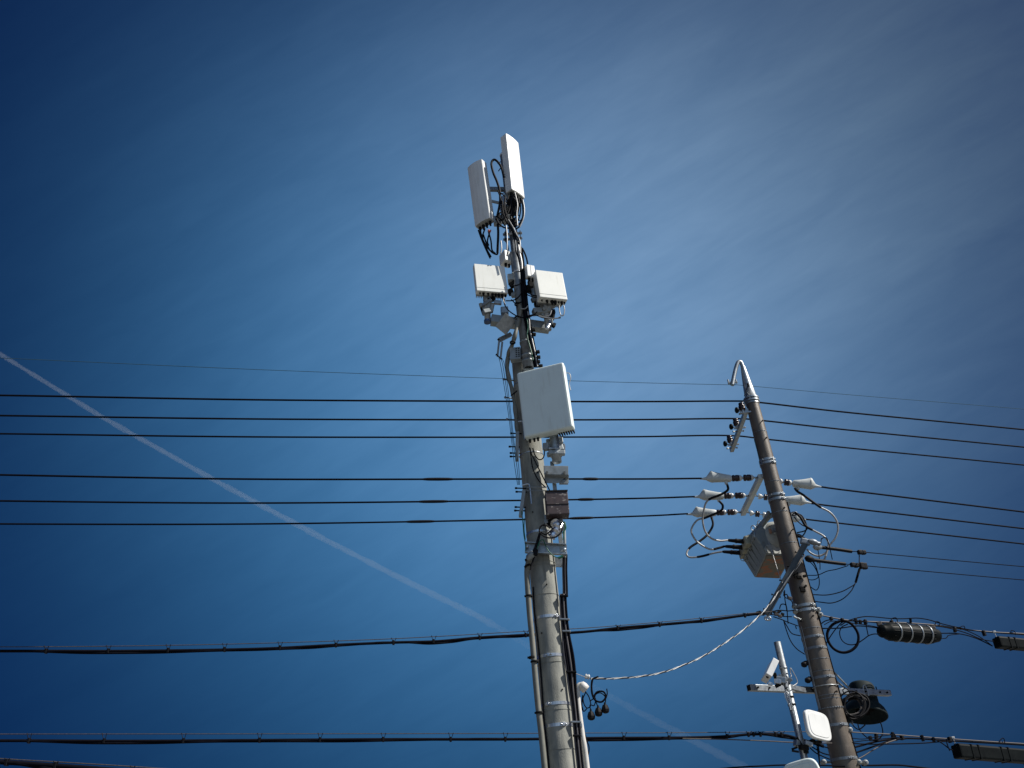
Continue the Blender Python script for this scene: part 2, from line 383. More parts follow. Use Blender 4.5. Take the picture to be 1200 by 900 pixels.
b = MB(); b.tube(spl(path('B1', 13.86, [(530, 285), (515, 330), (500, 375)])), .008, 6); b.lathe(A('B1', 528, 275, 13.87), A('B1', 534, 295, 13.85), [(0, .02), (1, .02)], 8); b.build('bond_wire', m_dark, cap)

# ---------------------------------------------------------------- lines
def wire(name, pts, r, m, label, cat='power line', group=None, seg=8, loc=None, n=8):
    b = MB(); b.tube(spl(pts, n), r, seg); return tag(b.build(name, m, loc=loc or pts[0]), label, cat, group)
G_T, G_ML, G_MR = 'black wires of the upper trio', 'black wires of the lower trio left of the brown pole', 'black wires of the lower trio right of the brown pole'
yA = [14.05, 14.75, 15.55]
rows = [([(-260, 461), (0, 463.3), (300, 468.5), (600, 470.3), (750, 470.6), (861, 470)], [(889, 471.5), (1000, 484), (1200, 503.5), (1400, 524)]),
        ([(-260, 484), (0, 487), (300, 491), (600, 492), (750, 491.7), (856, 490.5)], [(895, 493), (1000, 504.5), (1200, 524), (1400, 544)]),
        ([(-260, 506), (0, 508.3), (300, 512), (600, 512.3), (750, 511.7), (850, 510.3)], [(901, 515), (1000, 525.5), (1200, 545), (1400, 565)])]
names = ['uppermost', 'middle', 'lowest']
for i, (l_, r_) in enumerate(rows):
    pts = pl_left('P', l_, yA[i]) + pl_right('P', r_, yA[i]+.05)
    o = wire('power_line', pts, .0165, m_wire, f'{names[i]} of three black wires passing over the pin insulators atop the brown pole', group=G_T)
# faint ground wire
pts = pl_left('P', [(-260, 408), (0, 419.5), (300, 433), (600, 444), (750, 448.5), (858, 451)], 13.95)+pl_right('P', [(864, 451), (1000, 463), (1200, 479.5), (1400, 497)], 13.95, 4.3)
wire('ground_wire', pts, .0046, m_teal, 'thin faint wire at the very top, held by the hooked arm of the pole cap', 'wire')

# splice sleeves are part of their wires
yM = [14.12, 14.95, 15.75]
mid = [([(-260, 551), (0, 556.5), (300, 561.5), (605, 561.3), (750, 561.3), (822, 560.6)], (496, 530.5), (683, 701)),
       ([(-260, 583), (0, 587), (300, 589.5), (605, 586.5), (750, 584), (814, 582)], (491, 525), (677.5, 696)),
       ([(-260, 612), (0, 614), (300, 614), (605, 609), (750, 604.8), (806, 602)], (476.5, 509), (668, 695))]
rgt = [[(962, 570.5), (1000, 575.5), (1200, 600), (1400, 625)], [(951, 590), (1000, 596), (1200, 619.5), (1400, 643)], [(944, 608.5), (1000, 615), (1200, 637.5), (1400, 660)]]
for i, (l_, sA, sB) in enumerate(mid):
    pts = pl_left('P', l_, yM[i]); sp = spl(pts, 24); pr = [proj(p)[0] for p in sp]
    t = thing('power_line', f'{names[i]} of the three black wires ending at white clamp covers left of the brown pole', 'power line', pts[-1], G_ML)
    b = MB(); b.tube(sp, .0165, 8); b.build('cable', m_wire, t)
    for s_ in (sA, sB):
        def pt(x): 
            k = next((j for j in range(len(pr)-1) if pr[j] <= x <= pr[j+1])); return sp[k].lerp(sp[k+1], (x-pr[k])/(pr[k+1]-pr[k]))
        q = [pt(s_[0]+(s_[1]-s_[0])*k/6) for k in range(7)]
        b = MB(); b.tube(q, [.018, .025, .026, .027, .026, .025, .018], 10); b.build('splice_sleeve', m_black, t)
    pts = pl_right('P', rgt[i], yM[i])
    wire('power_line', pts, .0165, m_wire, f'{names[i]} of three black wires leaving the brown pole rightwards from white clamp covers', group=G_MR)

# ---------------------------------------------------------------- steel arms on the brown pole
def at_y(c, x, y, h): return at_h(*K(c, x, y), h)
def arm_thing(name, label, p0, p1, s, m=None):
    t = thing(name, label, 'crossarm', (p0+p1)/2, 'steel crossarms of the brown pole')
    b = MB(); b.bar(p0, p1, s, s, .006); b.build('bar', m or m_galv, t); return t
p0 = A('B1', 518, 488, 13.95); p1 = at_y('B1', 397, 818, p0.z)
t_arm = arm_thing('crossarm', 'short steel crossarm with three brown pin insulators, just below the silver cap', p0, p1, .075)
def along(p, q, t): return p+(q-p)*t
b = MB()
for tt in (.08, .5, .93):
    q = along(p0, p1, tt); b.lathe(q+V((-.12, 0, -.0)), q+V((.1, 0, -.0)), [(0, .012), (.03, .02), (.1, .02), (.12, .012), (.88, .012), (.9, .02), (1, .02)], 8)
b.build('bolt', m_galv, t_arm)
insn = ['nearest the pole', 'at the middle', 'at the far end']
for i, ((bx, by), (sx, sy), tt) in enumerate((((480, 462), (440, 490), .0), ((434, 590), (394, 624), .45), ((383, 727), (345, 762), .88))):
    yy = along(p0, p1, tt).y
    c = A('B1', bx, by, yy-.02)
    t = thing('pin_insulator', f'dark brown pin insulator {insn[i]} of the upper crossarm', 'insulator', c-V((0, 0, .1)), 'pin insulators on the upper crossarm')
    b = MB(); b.lathe(c-V((0, 0, .075)), c+V((0, 0, .085)), [(0, .03), (.08, .055), (.25, .062), (.34, .045), (.42, .062), (.6, .06), (.68, .042), (.78, .052), (.93, .05), (1, .03)], 18); b.build('porcelain', m_porc, t)
    b = MB(); b.lathe(c-V((0, 0, .14)), c-V((0, 0, .07)), [(0, .02), (.5, .03), (1, .03)], 10); b.bar(c+V((-.06, 0, -.12)), c+V((.16, 0, -.12)), .03, .03); b.build('pin', m_galv, t)
    c2 = A('B1', sx, sy, yy-.02)
    t = thing('small_insulator', f'small dark disc insulator {insn[i]} of the upper crossarm', 'insulator', c2, 'small insulators on the upper crossarm')
    b = MB(); b.lathe(c2+V((-.035, 0, .0)), c2+V((.035, 0, 0)), [(0, .03), (.2, .055), (.45, .058), (.55, .058), (.8, .052), (1, .03)], 16); b.build('disc', m_closure, t)
    b = MB(); b.tube([c2, c2+V((.06, 0, -.03)), c2+V((.12, 0, -.06))], .012, 8); b.build('stem', m_galv, t)

p0 = A('B2', 572, 158, 14.05); p1 = at_y('B2', 452, 405, p0.z)
m_arm = arm_thing('crossarm', 'steel crossarm left of the brown pole that holds the white clamp covers', p0, p1, .09, m_cover)
arm_mid = (p0, p1)
b = MB(); b.bar(V((RP.x, RP.y-.02, p0.z)), p0+V((.02, 0, 0)), .05, .05); b.build('mount', m_galv, m_arm)
b = MB()
for tt in (.03, .5, .95):
    q = along(p0, p1, tt); b.lathe(q+V((-.1, 0, 0)), q+V((.1, 0, 0)), [(0, .012), (.04, .022), (.14, .022), (.15, .012), (.85, .012), (.86, .022), (1, .022)], 8)
b.build('bolt', m_galv, m_arm)

# dead ends: insulator string and cover, in pixel steps along the string
def loft_cover(b, p_tip, p_end, hw=.075, mirror=1):
    ax = p_end-p_tip; x = ax.normalized(); y = V((0, 0, 1)).cross(x).normalized(); zz = x.cross(y)
    prof = [(0, .012, .012, 0), (.10, .018, .018, .0), (.20, .028, .028, .004), (.24, .05, .045, .012), (.34, .10, .07, .035), (.38, .105, .078, .038), (.42, .098, .078, .032), (.6, .082, .075, .018), (.8, .068, .07, .004), (.95, .062, .062, -.004), (1, .045, .045, 0)]
    rings = []
    for t_, rz, ry, oz in prof:
        c = p_tip+ax*t_+zz*oz; rg = []
        for k in range(20):
            a = 2*math.pi*k/20; ca, sa = math.cos(a), math.sin(a)
            rg.append(c+y*(ry*math.copysign(abs(ca)**.75, ca))+zz*(rz*math.copysign(abs(sa)**.75, sa)))
        rings.append(rg)
    b.rings(rings); return x, y, zz
def dead_end(label, tip, end, items, arm_pt, Y, grp):
    """tip/end of the cover, items = list of (kind, x0, x1) in the same crop along the string"""
    T, Epnt = A('B2', *tip, Y), A('B2', *end, Y)
    t = thing('dead_end_clamp', label, 'wire clamp', Epnt, grp)
    b = MB(); x, y, zz = loft_cover(b, T, Epnt); 
    # ribs and strap of the cover
    ax = Epnt-T
    for f_, rz in ((.385, .112), (.90, .07)):
        c = T+ax*f_+zz*(.036 if f_ < .5 else 0); b.rings([[c+x*dx+y*(rz*.76*math.cos(2*math.pi*k/18))+zz*(rz*math.sin(2*math.pi*k/18)) for k in range(18)] for dx in (-.006, .006)])
    b.build('cover', m_cover, t)
    b = MB(); b.tube([T+ax*.8-zz*.05, T+ax*.82-zz*.11], .028, 10); b.build('spout', m_cover, t)
    ap = A('B2', *arm_pt, Y); b = MB(); b.tube([T+ax*.97, ap], .011, 8); b.build('rod', m_galv, t)
    d0 = A('B2', *end, Y); ln = abs(arm_pt[0]-end[0])
    for kind, x0, x1 in items:
        s0 = d0.lerp(ap, abs(x0-end[0])/ln); s1 = d0.lerp(ap, abs(x1-end[0])/ln)
        b = MB()
        if kind == 'b': b.lathe(s0, s1, [(0, .035), (.06, .058), (.3, .060), (.42, .048), (.55, .060), (.94, .058), (1, .035)], 18); b.build('insulator', m_porc, t)
        elif kind == 'w': b.lathe(s0, s1, [(0, .050), (.15, .056), (.5, .045), (.8, .025), (1, .018)], 18); b.build('insulator_cap', m_porcw, t)
        elif kind == 'v': b.lathe(s1, s0, [(0, .050), (.15, .056), (.5, .045), (.8, .025), (1, .018)], 18); b.build('insulator_cap', m_porcw, t)
    return T, Epnt
GD, GE = 'dead end clamps left of the brown pole', 'dead end clamps right of the brown pole'
dead_end('white clamp cover with two brown insulators, uppermost of the three left of the brown pole', (170, 175), (378, 172), [('b', 380, 428), ('w', 428, 455), ('b', 456, 505), ('w', 505, 528)], (565, 165), yM[0], GD)
dead_end('white clamp cover with two brown insulators, middle of the three left of the brown pole', (125, 295), (328, 288), [('b', 330, 372), ('w', 372, 400), ('b', 401, 450), ('w', 450, 472)], (505, 283), yM[1], GD)
dead_end('white clamp cover with two brown insulators, lowest of the three left of the brown pole', (80, 410), (278, 398), [('b', 280, 325), ('w', 325, 350), ('b', 351, 396), ('w', 396, 420)], (452, 393), yM[2], GD)
dead_end('white clamp cover right of the brown pole, uppermost of the three there', (970, 228), (782, 205), [('v', 780, 757), ('b', 757, 725), ('v', 722, 697)], (600, 178), yM[0]+.02, GE)
dead_end('white clamp cover right of the brown pole, just under the uppermost one', (905, 335), (722, 312), [('v', 640, 615), ('b', 612, 592), ('v', 590, 555)], (512, 285), yM[1], GE)
dead_end('small white clamp cover half hidden by black cable loops right of the brown pole', (868, 445), (690, 425), [('v', 620, 585), ('b', 563, 535), ('v', 530, 500)], (458, 395), yM[2], GE)

# ---------------------------------------------------------------- switch tank hanging behind the brown pole
nl = A('B2', 605, 668, 14.32); hz = nl.z
fl = at_y('B2', 530, 828, hz); fr = at_y('B2', 693, 835, hz)
nr = nl + (fr-fl)*1.0
tank = thing('switch_tank', 'blue grey steel switch tank with rusty underside hanging left of the brown pole', 'switchgear', (nl+fr)/2)
ax = ((fl-nl)+(fr-nr))/2; ax.z = 0; xw = (nr-nl).normalized(); wid = (nr-nl).length
zu = V((0, 0, 1))
sec = [(0, 0), (wid, 0), (wid+.14, .30), (wid+.12, .44), (wid*.72, .60), (wid*.30, .60), (-.10, .44), (-.14, .30)]
def sect(base, s=1.0, grow=0.0):
    cx = wid/2; return [base+xw*(cx+(u-cx)*s)+zu*(.30+(v-.30)*s) for u, v in sec]
b = MB(); b.rings([sect(nl, .94), sect(nl+ax*.03), sect(nl+ax*.97), sect(nl+ax, .94)], smooth=False); b.build('body', m_tank, tank)
b = MB(); ins = .03
cs = [nl+ax*.05+xw*ins, nl+ax*.05+xw*(wid-ins), nl+ax*.95+xw*(wid-ins), nl+ax*.95+xw*ins]
b.rings([[c-zu*.003 for c in cs], [c-zu*.011 for c in cs]], smooth=False); b.build('underside_plate', m_rust, tank)
# near end plate: pale face with round dome
ec = nl+xw*wid/2+zu*.36-ax.normalized()*.01
b = MB(); b.lathe(ec+ax.normalized()*.02, ec-ax.normalized()*.10, [(0, .235), (.3, .235), (.55, .20), (.9, .12), (1, .04)], 28); b.build('end_dome', m_tankp, tank)
b = MB(); f0 = nl-ax.normalized()*.012
b.rings([[f0+xw*.02+zu*.01, f0+xw*(wid-.02)+zu*.01, f0+xw*(wid-.01)+zu*.15, f0+xw*(wid*.7)+zu*.17, f0+xw*.05+zu*.16, f0-xw*.02+zu*.08],
         [q+ax.normalized()*.01 for q in [f0+xw*.02+zu*.01, f0+xw*(wid-.02)+zu*.01, f0+xw*(wid-.01)+zu*.15, f0+xw*(wid*.7)+zu*.17, f0+xw*.05+zu*.16, f0-xw*.02+zu*.08]]], smooth=False); b.build('end_plate', m_tankp, tank)
b = MB(); dd = -ax.normalized()*.12
b.lathe(ec+dd*.9, ec+dd*1.5, [(0, .05), (.4, .05), (.45, .03), (1, .03)], 12); b.bar(ec+dd*1.4+zu*.02-xw*.06, ec+dd*1.4+xw*.09+zu*.06, .015, .03); b.build('handle', m_galv, tank)
b = MB(); b.box(ec+dd*.85-xw*.10+zu*.02, (.05, .02, .09), rot3(-10), .01); b.build('indicator', mat('orange_indicator', (.40, .20, .12), None, .6), tank)
# seam flange and lifting eyes
b = MB(); q0 = nl-xw*.145+zu*.33
b.bar(q0+ax*.02, q0+ax*.98, .03, .05)
for k in range(7): c = q0+ax*(.08+.14*k); b.lathe(c-zu*.06, c+zu*.06, [(0, .014), (.1, .014), (.11, .008), (.89, .008), (.9, .014), (1, .014)], 8)
b.build('flange', m_gpaint, tank)
for k in (.15, .5, .85):
    c = nl+ax*k-xw*.08+zu*.50; b = MB(); b.tube([c+V((math.cos(a)*.04, 0, math.sin(a)*.05+.04)) for a in [i*math.pi/6 for i in range(12)]], .009, 8, closed=True); b.build('lifting_eye', m_galv, tank)
for k in (.22, .42, .62, .82):
    b = MB(); q0 = nl+ax*k; b.bar(q0-xw*.012+zu*.03, q0-xw*.150+zu*.29, .012, .022, .002, upv=tuple(ax.normalized())); b.build('rib', m_tank, tank)
b = MB()
for u_, v_ in ((.04, .04), (.5, .03), (.95, .04), (.97, .11), (.08, .12)): q = nl+xw*wid*u_+zu*v_-ax.normalized()*.02; b.lathe(q, q-ax.normalized()*.02, [(0, .011), (1, .009)], 6)
b.build('bolt', m_dgalv, tank)
# bushing housing and three bushings, left side
hc = A('B2', 487, 625, 15.0)
b = MB()
for i, (sx, sy) in enumerate(((497, 590), (487, 628), (472, 662))):
    c = A('B2', sx, sy, 14.75+.35*i); b.box(c, (.22, .24, .17), rot3(0), .03)
b.box(hc+V((.14, 0, .0)), (.16, .85, .30), None, .03); b.build('bushing_housing', mat('yellowed_cream_paint', (.36, .35, .26), (.25, .245, .19), .6, 0, 9, dirt=((.15, .14, .11), 8, .5, .75)), tank)
for i, ((ax0, ay0), (bx0, by0)) in enumerate((((480, 590), (350, 580)), ((470, 628), (330, 620)), ((455, 664), (315, 655)))):
    y_ = 14.75+.35*i; c0, c1 = A('B2', ax0, ay0, y_), A('B2', bx0, by0, y_); b = MB()
    b.lathe(c0, c1, [(0, .055), (.12, .058), (.16, .045), (.5, .040), (.55, .046), (.62, .034), (.9, .028), (1, .015)], 14); b.build('bushing', m_black, tank)
b = MB(); b.tube(spl(path('B2', 14.6, [(440, 680), (437, 700), (450, 715), (500, 716)])), .006, 6)
for k in range(5): b.tube(spl(path('B2', 14.9-.12*k, [(520+8*k, 575-22*k), (515+9*k, 545-22*k), (535+8*k, 540-22*k), (545+8*k, 560-22*k)])), .007, 6)
b.build('small_pipes', m_gpaint, tank)
# hanger from pole to tank
b = MB(); hp = A('B2', 622, 425, 14.2); b.bar(hp, hp+V((-.14, .9, -.02)), .06, .08); b.bar(A('B2', 625, 395, 14.1), A('B2', 560, 520, 14.5), .05, .06); b.bar(V((RP.x, RP.y, hp.z)), hp, .05, .08); b.build('hanger', m_gpaint, tank)
pull = wire('pull_cord', path('B2', 14.0, [(612, 565, 14.1), (640, 640, 13.95), (690, 800, 13.78), (715, 860, 13.7)]), .006, m_silver, 'thin pale pull cord hanging from the switch tank past its rusty underside', 'cord')

# ---------------------------------------------------------------- lead cables of the tank, silver with black tape
def lead(label, pts, ys, tape, r=.017, grp='silver lead cables left of the brown pole', m=None):
    P_ = path('B2', ys, pts); sp = spl(P_, 8)
    t = thing('lead_cable', label, 'cable', P_[0], grp)
    b = MB(); b.tube(sp, r, 10); b.build('sheath', m or m_silver, t)
    for a, c in tape:
        q = sp[int(a*(len(sp)-1)):int(c*(len(sp)-1))+1]
        if len(q) > 1: b = MB(); b.tube(q, [r+.002]+[r+.005]*(len(q)-2)+[r+.002], 10); b.build('tape_wrap', m_black, t)
lead('silver cable looping from the uppermost clamp cover down to the upper bushing of the tank', [(350, 212), (355, 245), (328, 268), (285, 288), (245, 303), (212, 330), (195, 385), (188, 450), (205, 522), (245, 567), (300, 583), (352, 580)], (14.1, 14.72), [(0, .42)])
lead('silver cable looping from the middle clamp cover out left and back to the middle bushing', [(298, 322), (320, 350), (312, 383), (270, 405), (205, 432), (150, 450), (113, 512), (135, 570), (180, 612), (240, 640), (290, 632), (332, 620)], (14.9, 15.1), [(0, .40), (.86, 1)])
lead('silver cable looping from the lowest clamp cover to the lower bushing, lowest loop', [(247, 428), (255, 480), (222, 540), (170, 585), (105, 628), (82, 670), (108, 693), (180, 686), (260, 665), (318, 655)], (15.7, 15.45), [(0, .48), (.74, .86)])
def lead3(label, c, pts, ys, tape=(), r=.016, m=None, grp='lead cables right of the brown pole', name='lead_cable'):
    P_ = path(c, ys, pts); sp = spl(P_, 8)
    t = thing(name, label, 'cable', P_[0], grp)
    b = MB(); b.tube(sp, r, 10); b.build('sheath', m or m_silver, t)
    for a, e in tape:
        q = sp[int(a*(len(sp)-1)):int(e*(len(sp)-1))+1]; b = MB(); b.tube(q, [r+.002]+[r+.006]*(len(q)-2)+[r+.002], 10); b.build('tape_wrap', m_black, t)
lead3('large silver cable loop curving down from the uppermost right clamp cover', 'B3', [(175, 65), (195, 90), (235, 115), (300, 162), (350, 196), (405, 225), (448, 275), (462, 335), (445, 395), (410, 440), (385, 490), (335, 515), (285, 498), (255, 470)], (14.1, 14.3), [(0, .31)])
lead3('silver cable curving from the black coil to the slanting arm end', 'B3', [(145, 235), (175, 228), (215, 262), (250, 318), (310, 352), (368, 385), (398, 430), (385, 500), (365, 545), (325, 560)], (14.2, 14.1), [(.12, .42)])
lead3('short silver cable passing right from the pole to the slanting arm end', 'B3', [(150, 360), (190, 380), (245, 402), (300, 430), (345, 445)], (14.2, 13.9), [(0, .5)])

# black loops right of pole
def loops(name, label, c, lst, Y, r, m, cat='cable', part='loop', group=None):
    P0 = A(c, *lst[0][0][:2], Y[0] if isinstance(Y, tuple) else Y); t = thing(name, label, cat, P0, group)
    for q in lst: b = MB(); b.tube(spl(path(c, Y, q), 7), r, 8); b.build(part, m, t)
    return t
loops('cable_coil', 'black cable loops beside the small half hidden clamp cover right of the brown pole', 'B3',
      [[(155, 245), (185, 232), (225, 255), (248, 300), (250, 345), (225, 385), (190, 392)], [(160, 250), (200, 245), (240, 280), (258, 330), (240, 350), (190, 362)],
       [(170, 255), (195, 285), (225, 310), (245, 320)], [(180, 240), (218, 245), (245, 285), (255, 318)], [(185, 370), (210, 375), (245, 400)]], 14.25, .011, m_black)
loops('cable_loops', 'thin dark cable loops hanging right of the brown pole below the slanting arm end', 'B3',
      [[(255, 530), (300, 560), (330, 630), (338, 700), (318, 740), (275, 715)], [(262, 540), (305, 585), (332, 650), (300, 672), (262, 670)], [(300, 548), (322, 600), (330, 640)],
       [(530, 578), (450, 603), (390, 615), (330, 640), (262, 643)], [(352, 400), (385, 395), (405, 450), (420, 520), (424, 538)], [(350, 430), (352, 405), (372, 392)], [(315, 440), (330, 480), (342, 560), (343, 605)]], (13.9, 14.05), .0075, m_wire)

# low voltage wires leaving right, with thick black wraps
for i, (a, b_, lab) in enumerate((([(300, 455), (350, 458), (450, 470), (550, 485)], [(600, 487), (1694, 586), (2820, 680)], 'upper'), ([(245, 528), (300, 541), (400, 555), (508, 568)], [(600, 576), (1694, 674), (2820, 765)], 'lower'))):
    y0 = 13.85
    pa = [on_plane(*K('B3', *p), 4.65, y0, .4) for p in a]; pb = [on_plane(*K('B3', *p), 4.65, y0, .4) for p in b_]
    t = thing('service_line', f'{lab} of two thin wires leaving rightwards through a thick black sleeve', 'power line', pa[1], 'thin low wires right of the brown pole')
    b = MB(); b.tube([pa[-1]]+spl(pb, 8), .0075, 6); b.build('wire', m_wire, t)
    b = MB(); b.tube(spl(pa[1:], 5), .030, 10); b.build('sleeve', m_black, t)
    b = MB(); b.lathe(pa[0], pa[1], [(0, .02), (.2, .05), (.5, .06), (.8, .045), (1, .03)], 12); b.build('shackle', m_galv if i == 0 else m_black, t)
    cl = [(605, 490), (630, 492)] if i == 0 else [(558, 573), (582, 577), (617, 579), (638, 582)]
    for x, y in cl:
        c = on_plane(*K('B3', x, y), 4.65, y0-.02, .4); b = MB(); b.box(c, (.075, .07, .075 if x < 610 or i == 0 else .11), rot3(12), .018); b.build('connector', m_black, t)
loops('drop_cable', 'black jumper cable hanging from the thin right wires and curving back to the pole', 'B3',
      [[(600, 488), (602, 530), (600, 575)], [(606, 585), (598, 620), (585, 670), (572, 700), (540, 722), (480, 752), (390, 772), (300, 770)], [(573, 700), (545, 750), (490, 800), (420, 825), (350, 820), (300, 812)]], (14.4, 14.0), .0085, m_wire)
q = path('B3', 14.33, [(604, 600), (592, 640), (578, 690)]); b = MB(); b.tube(q, .02, 8); tag(b.build('cable_sleeve', m_black, loc=q[0]), 'thick black sleeve on the jumper cable below the lower thin wire', 'cable sleeve')

# ---------------------------------------------------------------- slanting arm in front of the brown pole
p0, p1 = A('B3', 246, 432, 13.70), A('B4', 262, 345, 13.78)
sa = thing('slanted_crossarm', 'long dark grey steel arm slanting down leftwards across the front of the brown pole', 'crossarm', (p0+p1)/2)
b = MB(); b.bar(p0, p1, .09, .09, .004, upv=(0, 1, 0)); b.bar(p0+V((.02, -.03, -.04)), p1+V((.02, -.03, -.04)), .02, .05, .002, upv=(0, 1, 0)); b.build('bar', m_dpaint, sa)
b = MB(); q = p0+V((0, -.02, .02)); b.box(q, (.16, .08, .10), rot3(0, 0, 20), .02); b.lathe(q+V((.04, -.05, 0)), q+V((.22, 0, -.06)), [(0, .02), (.3, .05), (.6, .05), (.8, .03), (1, .04)], 12); b.build('end_fitting', m_dgalv, sa)
b = MB()
for k in (.15, .35, .55, .75, .95):
    q = along(p0, p1, k); b.lathe(q+V((-.075, -.02, .03)), q+V((.06, -.02, -.03)), [(0, .016), (.1, .016), (.11, .009), (.9, .009), (.91, .016), (1, .016)], 8)
b.build('bolt', m_dark, sa)
b = MB()
for px, py in ((268, 378), (282, 380)): c = A('B4', px, py, 13.74); b.tube([c+V((math.cos(a)*.035, 0, math.sin(a)*.03)) for a in [i*math.pi/6 for i in range(12)]], .011, 8, closed=True)
b.build('eye', m_galv, sa)
b = MB()
for x, y, s in ((500, 30, .05), (530, 45, .05), (575, 35, .04), (560, 150, .055), (548, 130, .04), (580, 118, .035)): b.box(A('B4', x, y, 13.82), (s*1.5, .04, s), rot3(0, 0, random.uniform(-40, 40)), .008)
b.build('clamp', m_dark, sa)

# twisted service drop: two strands wound round each other
def twisted(name, label, base, ms, r, amp, pitch, cat='cable', partn='strand'):
    sp = spl(base, 20); t = thing(name, label, cat, base[0])
    dense = []; 
    for a, c in zip(sp, sp[1:]):
        n = max(1, int((c-a).length/(pitch/7)))
        for k in range(n): dense.append(a.lerp(c, k/n))
    dense.append(sp[-1])
    for j, m in enumerate(ms):
        pts = []; s_ = 0
        for i, p in enumerate(dense):
            tg = (dense[min(i+1, len(dense)-1)]-dense[max(i-1, 0)]).normalized(); u = tg.cross(V((0, 0, 1))).normalized(); w = u.cross(tg)
            if i: s_ += (dense[i]-dense[i-1]).length
            a = 2*math.pi*s_/pitch+.9*math.sin(s_*1.7)+.5*math.sin(s_*4.1+1)+2*math.pi*j/len(ms); pts.append(p+(u*math.cos(a)+w*math.sin(a))*amp)
        b = MB(); b.tube(pts, r, 6); b.build(partn, m, t)
    return t
drop = [(692, 795.2, 10.62), (720, 795, 10.9), (752, 792.5, 11.3), (783, 786, 11.7), (820, 771, 12.15), (850, 753, 12.6), (875, 735, 12.95), (897, 714, 13.3), (913, 693, 13.55), (925, 676, 13.6), (936, 662, 13.62), (943, 650, 13.64)]
twisted('service_drop', 'twisted silver and black service cable sagging between the two poles', [at(*p) for p in drop], [m_dgalv, m_black, m_silver], .0060, .0065, .42)
q0, q1 = at(674, 789, 10.42), at(690, 795, 10.6)
dg = thing('drop_anchor', 'small round white insulator anchoring the service cable beside the grey pole', 'insulator', q1)
b = MB(); b.tube([q0, q1], .004, 6); b.build('tie_wire', m_silver, dg)
b = MB(); c = at(688.3, 793, 10.6); b.lathe(c+V((-.03, 0, .008)), c+V((.03, 0, -.008)), [(0, .015), (.2, .032), (.45, .022), (.55, .022), (.8, .032), (1, .015)], 14); b.build('porcelain', m_porcw, dg)

# three hanging fuse plugs with loops
lp = thing('cable_loops', 'tangle of thin black loops hanging where the service cable ends', 'cable', at(695, 797, 10.6))
for q in ([(455, 462), (428, 475), (422, 505), (425, 545), (440, 575), (470, 583), (490, 560), (480, 535), (450, 535), (430, 560)], [(430, 470), (424, 510), (430, 560)],
          [(390, 530), (410, 560), (418, 600), (400, 612), (385, 590), (380, 555)], [(395, 535), (380, 570), (376, 610), (385, 628), (400, 615)], [(495, 520), (497, 545), (488, 570), (460, 585), (440, 570), (442, 548), (465, 540), (488, 560), (488, 595)],
          [(413, 580), (440, 565), (435, 600), (415, 598), (420, 630)], [(440, 575), (450, 600), (455, 612)], [(380, 550), (375, 590), (382, 625)]):
    b = MB(); b.tube(spl(path('A5', 10.55, q), 6), .0065 if q[0][0] != 455 else .011, 8); b.build('loop', m_wire, lp)
for i, (x, y, w) in enumerate(((421, 650, 'left lowest'), (456, 632, 'middle'), (489, 617, 'right uppermost'))):
    c = A('A5', x, y, 10.55); t = thing('fuse_holder', f'{w} of the three black fuse holders hanging beside the grey pole', 'fuse holder', c, 'hanging fuse holders')
    b = MB(); b.lathe(c-V((.003, 0, .048)), c+V((0, 0, .05)), [(0, .018), (.08, .036), (.2, .042), (.45, .046), (.6, .042), (.8, .034), (.95, .028), (1, .014)], 8, smooth=False); b.build('body', m_black, t)
    b = MB(); b.lathe(c+V((0, 0, .045)), c+V((.002, 0, .075)), [(0, .016), (1, .010)], 8); b.build('collar', m_closure, t)

# ---------------------------------------------------------------- lashed cables crossing behind the grey pole
def lashed(label, mess, cab, ties, y0, rc=.020, extra=None, side=pl_left, x0=4.3, name='lashed_cable'):
    mp_ = side('P', mess, y0, x0); cp = side('P', cab, y0, x0); t = thing(name, label, 'cable', cp[-1], 'cables lashed under a thin strand')
    b = MB(); b.tube(spl(mp_, 10), .0055, 6); b.build('strand', m_copper, t)
    sp = spl(cp, 10); b = MB(); b.tube(sp, rc, 10); b.build('cable', m_wire, t)
    b = MB(); 
    off = [p+V((0, .008*math.sin(i*.9), -.014+.022*math.sin(i*.23)*math.sin(i*.071+1))) for i, p in enumerate(sp)]; b.tube(off, rc*.72, 8); b.build('second_cable', m_wire, t)
    def yat(lst, x):
        for a, c in zip(lst, lst[1:]):
            if a[0] <= x <= c[0]: return a[1]+(c[1]-a[1])*(x-a[0])/(c[0]-a[0])
        return lst[-1][1]
    for x in ties:
        ym, yc_ = yat(mess, x), yat(cab, x)
        b = MB(); a1, a2, a3 = side('P', [(x-2.2, ym-1.2), (x, yc_+2.2), (x+3.2, ym-.8)], y0-.012, x0)
        b.tube([a1, a2, a3], .0055, 5); c = side('P', [(x, yc_)], y0, x0)[0]; b.box(c, (.03, .05, .065), None, .006); b.build('tie', m_black, t)
    return t
lashed('black cable lashed under a thin strand, rising to the slanting arm of the brown pole', [(-260, 757), (0, 758), (150, 757), (300, 754), (461, 748.5), (617, 739.7), (690, 735.7), (773, 729), (820, 724.5), (871, 719.3), (905, 716.5)],
       [(-260, 764), (0, 763), (150, 763), (300, 760.5), (394, 755.8), (461, 753), (512, 751.6), (561, 747.3), (614.5, 744.2), (680, 740.8), (724, 736), (773, 732), (822, 727.5), (874, 721), (895, 718.3)],
       [54, 127, 197, 263, 328, 393.5, 461, 508, 562, 616, 724, 773, 822, 873], 13.75)
